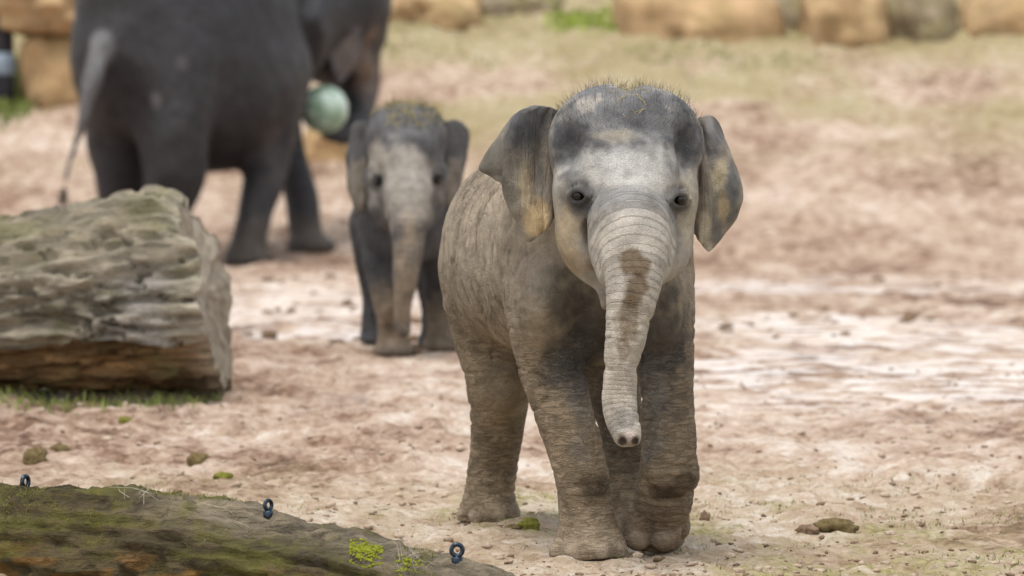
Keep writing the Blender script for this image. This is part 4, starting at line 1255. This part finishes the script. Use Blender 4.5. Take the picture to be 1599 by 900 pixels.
# ------------------------------------------------------------------ ground: one sheet of trampled mud out to the horizon
def ground_material():
    g = NT("trampled_mud", rough=.85, spec=.35)
    sep = g.n("SeparateColor"); g.link(g.attr("zones"), sep.inputs[0])
    tone, wet, moss = sep.outputs[0], sep.outputs[1], sep.outputs[2]
    co = g.coords()
    n1 = g.noise(co, 9, 6, .66); n2 = g.noise(co, 38, 5, .65); n3 = g.noise(co, 1.1, 4, .6)
    t = g.math('ADD', tone, g.math('MULTIPLY', g.math('SUBTRACT', n1, .5), 1.7))
    t = g.math('ADD', t, g.math('MULTIPLY', g.math('SUBTRACT', n2, .5), .95))
    t = g.math('ADD', t, g.math('MULTIPLY', g.math('SUBTRACT', n3, .5), .5), clamp=True)
    c = g.ramp(t, [(0.0, (.10, .055, .034)), (.24, (.245, .148, .098)), (.5, (.44, .315, .232)), (.75, (.57, .445, .35)), (1.0, (.70, .61, .53))])
    mn = g.noise(co, 20, 5, .7)
    mk = g.math('MULTIPLY', moss, g.map(mn, .40, .58, .25, 1), clamp=True)
    mc = g.ramp(g.noise(co, 45, 3), [(.3, (.20, .175, .060)), (.7, (.46, .40, .20))])
    c = g.mix(mk, c, mc)
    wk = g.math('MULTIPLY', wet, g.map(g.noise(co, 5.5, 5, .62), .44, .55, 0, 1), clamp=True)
    c = g.mix(g.math('MULTIPLY', wk, .7), c, (.64, .575, .53))  # pale sky sheen of the wet mud, partly painted into its colour
    g.link(c, g.b.inputs["Base Color"])
    g.link(g.map(wk, 0, 1, .88, .36), g.b.inputs["Roughness"])
    g.link(g.map(wk, 0, 1, .25, 1.0), g.b.inputs["Specular IOR Level"])
    H = g.math('ADD', g.math('MULTIPLY', g.noise(co, 30, 5, .65), 1.0), g.math('ADD', g.math('MULTIPLY', g.noise(co, 110, 4, .7), .35), g.math('MULTIPLY', g.map(g.voro(co, 24), 0, .5, 1, 0), .35)))
    nd = g.n("Bump"); g.link(H, nd.inputs["Height"]); nd.inputs["Distance"].default_value = .030
    g.link(g.map(wk, 0, 1, .95, .22), nd.inputs["Strength"]); g.link(nd.outputs[0], g.b.inputs["Normal"])
    return g.m
def spaced(start, step, limit):
    out = [start]
    while out[-1] < limit: out.append(out[-1] + step(out[-1]))
    return np.array(out)
xp = spaced(0, lambda x: .014 if x < 1.35 else (.014 + (x - 1.35) * .016 if x < 5 else x * .18), 160)
gx = np.concatenate([-xp[:0:-1], xp])
gy = spaced(8.3, lambda y: min(y * y / 6800, .11) if y < 52 else y * .08, 400)
gy = np.concatenate([[-60, -20, -6, 0, 3, 5, 6, 6.8, 7.4, 7.8, 8.1], gy])
GX, GY = np.meshgrid(gx, gy)
def zones(x, y):
    """tone, wetness, moss of the ground at a place"""
    k = x / np.maximum(y, 1)                       # bearing
    tone = .53 + .16 * fbm(x * .9, y * .45, 0, 3, 301) + (.30 - .14 * smooth(20, 26, y)) * fbm(x * 3.4, y * 1.7, 0, 4, 305, .6)
    tone = tone - .03 * smooth(25, 31, y) * (1 - smooth(33, 37, y))
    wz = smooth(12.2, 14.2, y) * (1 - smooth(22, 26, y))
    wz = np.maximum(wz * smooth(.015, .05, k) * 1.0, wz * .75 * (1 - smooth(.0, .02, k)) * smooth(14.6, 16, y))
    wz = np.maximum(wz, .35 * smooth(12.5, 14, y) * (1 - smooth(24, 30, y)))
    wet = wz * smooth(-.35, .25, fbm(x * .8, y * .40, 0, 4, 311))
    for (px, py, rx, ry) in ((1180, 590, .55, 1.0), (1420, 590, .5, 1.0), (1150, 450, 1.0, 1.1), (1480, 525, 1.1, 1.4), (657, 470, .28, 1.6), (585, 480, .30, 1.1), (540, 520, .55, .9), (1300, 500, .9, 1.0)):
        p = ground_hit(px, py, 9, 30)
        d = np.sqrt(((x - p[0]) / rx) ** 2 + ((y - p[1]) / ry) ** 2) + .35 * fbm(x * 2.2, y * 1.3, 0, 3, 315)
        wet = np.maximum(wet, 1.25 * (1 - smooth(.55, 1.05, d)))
    near = 1 - smooth(9.9, 11.6, y)
    moss = near * (.32 + .68 * smooth(-.2, .4, fbm(x * 3.4, y * 2.2, 0, 4, 321)))
    moss = np.maximum(moss, smooth(36, 41.5, y) * smooth(-.35, .25, fbm(x * .45, y * .35, 0, 3, 325)) * .95)
    moss = np.maximum(moss, smooth(42.5, 44.5, y))
    tone = tone + .10 * near
    return np.clip(tone, 0, 1), np.clip(wet, 0, 1.2), np.clip(moss, 0, 1)
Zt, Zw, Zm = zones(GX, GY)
GZ = ground_h(GX.ravel(), GY.ravel()).reshape(GX.shape)
_fl = np.clip(Zw, 0, 1) * (GY < 28) * .85
GZ = GZ * (1 - _fl) + _fl * (base_h(GY) + .010 * fbm(GX * 1.3, GY * .8, 0, 2, 341) - .012)
ny, nx_ = GX.shape
id_ = np.arange(ny * nx_).reshape(ny, nx_)
ground = mesh_obj("ground", np.stack([GX.ravel(), GY.ravel(), GZ.ravel()], 1),
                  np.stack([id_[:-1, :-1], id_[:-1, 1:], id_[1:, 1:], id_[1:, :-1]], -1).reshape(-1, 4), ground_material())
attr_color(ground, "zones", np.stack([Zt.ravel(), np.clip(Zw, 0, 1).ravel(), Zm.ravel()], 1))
tag(ground, kind="structure")
def gz(x, y):
    i = int(np.clip(np.searchsorted(gy, y), 1, ny - 1)); j = int(np.clip(np.searchsorted(gx, x), 1, nx_ - 1))
    fy = (y - gy[i - 1]) / (gy[i] - gy[i - 1]); fx = (x - gx[j - 1]) / (gx[j] - gx[j - 1])
    return float((GZ[i - 1, j - 1] * (1 - fx) + GZ[i - 1, j] * fx) * (1 - fy) + (GZ[i, j - 1] * (1 - fx) + GZ[i, j] * fx) * fy)

# ------------------------------------------------------------------ grit, clods, moss, grass
def lump_template(n=6):
    V, Fq = ball_mesh((0, 0, 0), (1, 1, 1), n); return np.array(V), np.array(Fq)
LT, LF = lump_template(3)
def scatter(name, pts, sizes, mat, label, cat, seed=1, flat=.6):
    r = np.random.default_rng(seed); V = []; Fq = []; o = 0
    for (x, y), s in zip(pts, sizes):
        sc = s * np.array([r.uniform(.7, 1.4), r.uniform(.7, 1.4), flat * r.uniform(.7, 1.2)])
        a = r.uniform(0, 6.28); q = LT * (1 + .28 * r.normal(0, 1, (len(LT), 1)) * (np.abs(LT[:, 2:3]) < .98)) * sc
        q = np.stack([q[:, 0] * math.cos(a) - q[:, 1] * math.sin(a), q[:, 0] * math.sin(a) + q[:, 1] * math.cos(a), q[:, 2]], 1)
        V.append(q + np.array([x, y, gz(x, y) + sc[2] * .35])); Fq.append(LF + o); o += len(LT)
    ob = mesh_obj(name, np.concatenate(V), np.concatenate(Fq), mat)
    return tag(ob, label, cat, kind="stuff")
def soil(name, a, b, sc=40):
    g = NT(name, rough=.92, spec=.15); co = g.coords()
    g.link(g.ramp(g.noise(co, sc, 5, .65), [(.3, a), (.7, b)]), g.b.inputs["Base Color"])
    g.bump(g.noise(co, sc * 2.5, 4, .7), .8, .006); return g.m
M_CLOD = soil("clod_soil", (.10, .062, .038), (.30, .21, .14))
M_PALE = soil("pale_soil", (.34, .25, .18), (.56, .45, .35))
M_DUNG = soil("dung_fibre", (.085, .060, .028), (.22, .165, .075), 70)
M_MOSS = soil("moss_green", (.105, .105, .018), (.27, .26, .055), 80)
M_LIME = soil("moss_lime", (.17, .20, .015), (.40, .41, .05), 120)
n = 4200
yy = 8.5 + 6.5 * rng.random(n) ** 1.6; xx = rng.uniform(-.135, .135, n) * yy
keep = fbm(xx * 1.6, yy * .8, 0, 3, 401) > -.25
pts = np.stack([xx, yy], 1)[keep]
scatter("dark_grit", pts, .0014 + .0080 * rng.random(len(pts)) ** 5, M_CLOD, "dark crumbs of earth strewn over the trampled mud", "earth crumbs", 2)
n = 1600
yy = 8.5 + 7 * rng.random(n) ** 1.4; xx = rng.uniform(-.135, .135, n) * yy
scatter("pale_grit", np.stack([xx, yy], 1), .003 + .011 * rng.random(n) ** 3, M_PALE, "pale crumbs of dry earth strewn over the trampled mud", "earth crumbs", 3)
n = 700
yy = 14 + 16 * rng.random(n); xx = rng.uniform(-.14, .14, n) * yy
keep = fbm(xx * .9, yy * .4, 0, 3, 405) > .05
pts = np.stack([xx, yy], 1)[keep]
scatter("far_clods", pts, .010 + .035 * rng.random(len(pts)) ** 2.5, M_CLOD, "scattered clods of churned earth across the wet ground", "clods", 4, .5)

def clod(px, py, wpx, hpx, mat, name, label, cat, seed, grp):
    p = ground_hit(px, py, 8.4, 40); Y = p[1]
    V, Fq = ball_mesh((0, 0, 0), (1, 1, 1), 14); V = np.array(V)
    f = fbm(V[:, 0] * 1.6 + seed * 9, V[:, 1] * 1.6, V[:, 2] * 1.6, 4, 500 + seed) + .5 * fbm(V[:, 0] * 6 + seed, V[:, 1] * 6, V[:, 2] * 6, 2, 520)
    V = V * (1 + .30 * f)[:, None] * np.array([S(wpx, Y) / 2, S(wpx, Y) * .42, S(hpx, Y) * .75])
    z = gz(p[0], Y)
    o = mesh_obj(name, V + np.array([p[0], Y, z + S(hpx, Y) * .22]), Fq, mat, origin=(p[0], Y, z))
    return tag(o, label, cat, grp)
C_ = "clumps on the mud"
clod(56, 722, 36, 22, M_DUNG, "dung_lump", "round brown dung lump on bare mud beside the thick log", "dung", 1, C_)
clod(92, 711, 34, 11, M_DUNG, "dung_lump", "flat olive dung scrap right next to the round brown lump", "dung", 2, C_)
clod(310, 714, 36, 24, M_DUNG, "dung_lump", "mossy brown dung lump before the sawn end of the thick log", "dung", 3, C_)
clod(348, 751, 30, 13, M_MOSS, "moss_clump", "small bright green moss clump near the mossy dung lump", "moss", 4, C_)
clod(826, 832, 34, 16, M_MOSS, "moss_clump", "dark green moss clump between the front calf's feet", "moss", 5, C_)
clod(800, 833, 30, 8, M_DUNG, "dung_lump", "thin brown scrap touching the dark green moss between the calf's feet", "dung", 6, C_)
clod(1302, 828, 70, 20, M_DUNG, "earth_clod", "large dark clod of churned earth on open ground", "clod", 7, C_)
clod(1262, 832, 34, 12, M_CLOD, "earth_clod", "small clod beside the large dark one on open ground", "clod", 8, C_)
clod(1100, 808, 14, 14, M_CLOD, "earth_clod", "little round dark clod beside the calf's raised forefoot", "clod", 9, C_)
clod(196, 668, 20, 9, M_MOSS, "moss_clump", "tiny green moss tuft on the mud below the thick log", "moss", 10, C_)
clod(196 + 82, 778, 14, 6, M_CLOD, "earth_clod", "reddish crumb of earth lying behind the low mossy log", "clod", 11, C_)

g = NT("grass_blade", rough=.7, spec=.25)
g.link(g.ramp(g.noise(g.coords(), 9, 3), [(.3, (.075, .115, .022)), (.7, (.24, .26, .07))]), g.b.inputs["Base Color"]); M_GRASS = g.m
g = NT("bright_grass", rough=.7, spec=.25)
g.link(g.ramp(g.noise(g.coords(), 2, 3), [(.3, (.13, .22, .015)), (.7, (.32, .40, .05))]), g.b.inputs["Base Color"]); M_BRIGHT = g.m
def grass(name, pts, h, w, mat, label, seed, parent=None):
    r = np.random.default_rng(seed); V = []; Fq = []
    for x, y in pts:
        z = gz(x, y); L = h * r.uniform(.4, 1.3); a = r.uniform(0, 6.28)
        lean = r.normal(0, .45, 2) * L; s = np.array([math.cos(a), math.sin(a), 0]) * w * r.uniform(.6, 1.3)
        b = np.array([x, y, z - .003]); m = b + np.array([lean[0] * .35, lean[1] * .35, L * .6]); t = b + np.array([lean[0], lean[1], L])
        k = len(V); V += [b - s, b + s, m + s * .7, m - s * .7, t]
        Fq += [(k, k + 1, k + 2, k + 3), (k + 3, k + 2, k + 4)]
    o = mesh_obj(name, V, Fq, mat); return tag(o, label, "grass", kind="stuff")
def patch_pts(px0, px1, py0, py1, n, thr=-1, seed=0, f=1.5):
    r = np.random.default_rng(900 + seed)
    P = np.array([ground_hit(r.uniform(px0, px1), r.uniform(py0, py1), 8.2, 75) for _ in range(n)])
    x, y = P[:, 0], P[:, 1] + r.normal(0, .01, n) * P[:, 1]
    k = fbm(x * f, y * f, 0, 3, 910 + seed) > thr
    return np.stack([x, y], 1)[k]
grass("log_grass", patch_pts(-60, 350, 604, 645, 900, -.3, 1), .035, .0035, M_GRASS, "short green grass growing along the foot of the thick log", 31)
grass("near_grass", patch_pts(330, 1620, 745, 900, 5200, .12, 2, 3.5), .012, .0016, M_GRASS, "thin green growth in patches on the mud around the front calf", 32)
grass("bank_grass", patch_pts(560, 1640, 20, 110, 4200, .0, 3, .5), .045, .010, M_GRASS, "olive grass in patches along the foot of the boulders", 33)
grass("vivid_grass", patch_pts(850, 985, -30, 40, 2600, -.6, 4, .5), .07, .014, M_BRIGHT, "bright green grass growing between two boulders on the bank", 34)  # grass of a brighter green than the rest
grass("corner_grass", patch_pts(-40, 48, 120, 172, 1600, -.9, 5, .5), .09, .014, M_GRASS, "dark green grass before the orange boulder and timber post", 35)

# moss cushion and pale root fibres on the front log
def log_moss():
    r = np.random.default_rng(77); V = []; Fq = []; o = 0
    for px, n_, sp in ((572, 420, 24), (640, 120, 20)):
        p, i = on_front_log(px)
        for _ in range(n_):
            x = p[0] + np.clip(r.normal(0, .6), -1, 1) * S(sp, p[1]); y = p[1] - .075 + np.clip(r.normal(0, .7), -1.2, 1.2) * .020
            h = drop(front_log, x, y)
            if h is None: continue
            s = r.uniform(.0014, .0042)
            V.append(LT * (1 + .25 * r.normal(0, 1, (len(LT), 1))) * s * np.array([1, 1, .8]) + h); Fq.append(LF + o); o += len(LT)
    ob = mesh_obj("moss_cushion", np.concatenate(V), np.concatenate(Fq), M_LIME)
    tag(ob, "lime yellow moss cushion on the sunken end of the low log", "moss", kind="stuff")
log_moss()
g = NT("fibre_pale", rough=.8, spec=.2); g.link(g.ramp(g.noise(g.coords(), 50, 2), [(.3, (.30, .26, .20)), (.7, (.55, .51, .45))]), g.b.inputs["Base Color"]); M_FIB = g.m
def fibres(name, px, n_, L, label, seed, spread=.03):
    p, i = on_front_log(px); r = np.random.default_rng(seed); roots = []; dirs = []
    for _ in range(n_):
        h = drop(front_log, p[0] + r.normal(0, spread), p[1] - .07 + r.normal(0, .03))
        if h is not None: roots.append(h); dirs.append(np.array([r.normal(0, .8), r.normal(0, .5), r.uniform(.1, 1)]))
    o = strands(name, roots, dirs, L, .0006, M_FIB, None, seed, 1.2)
    tag(o, label, "plant fibres", kind="stuff")
fibres("root_fibres", 645, 26, .055, "pale tangled plant fibres beside the lime moss on the low log", 41, .018)
fibres("dry_stems", 225, 9, .075, "few pale dry stems on the mossiest stretch of the low log", 42, .03)
fibres("dry_stems", 360, 8, .05, "few pale dry stems below the middle eye bolt on the low log", 43, .03)

# moss fuzz over the upper side of the front log
def log_fuzz():
    r = np.random.default_rng(78); roots = []; dirs = []
    ii = r.integers(0, int(len(FLAX) * .80), 5000)
    X, Y = FLAX[ii, 0], FLAX[ii, 1] + r.uniform(-.15, .05, 5000)
    ok = fbm(X * 7, Y * 7, 0, 3, 640) > -.05
    for x, y in zip(X[ok], Y[ok]):
        h = drop(front_log, x, y)
        if h is not None: roots.append(h); dirs.append(np.array([r.normal(0, .7), r.normal(0, .7), 1.0]))
    o = strands("moss_fuzz", roots, dirs, .0075, .0010, M_MOSS, None, 79, .6)
    tag(o, "olive moss growing over the upper side of the low log", "moss", kind="stuff")
log_fuzz()
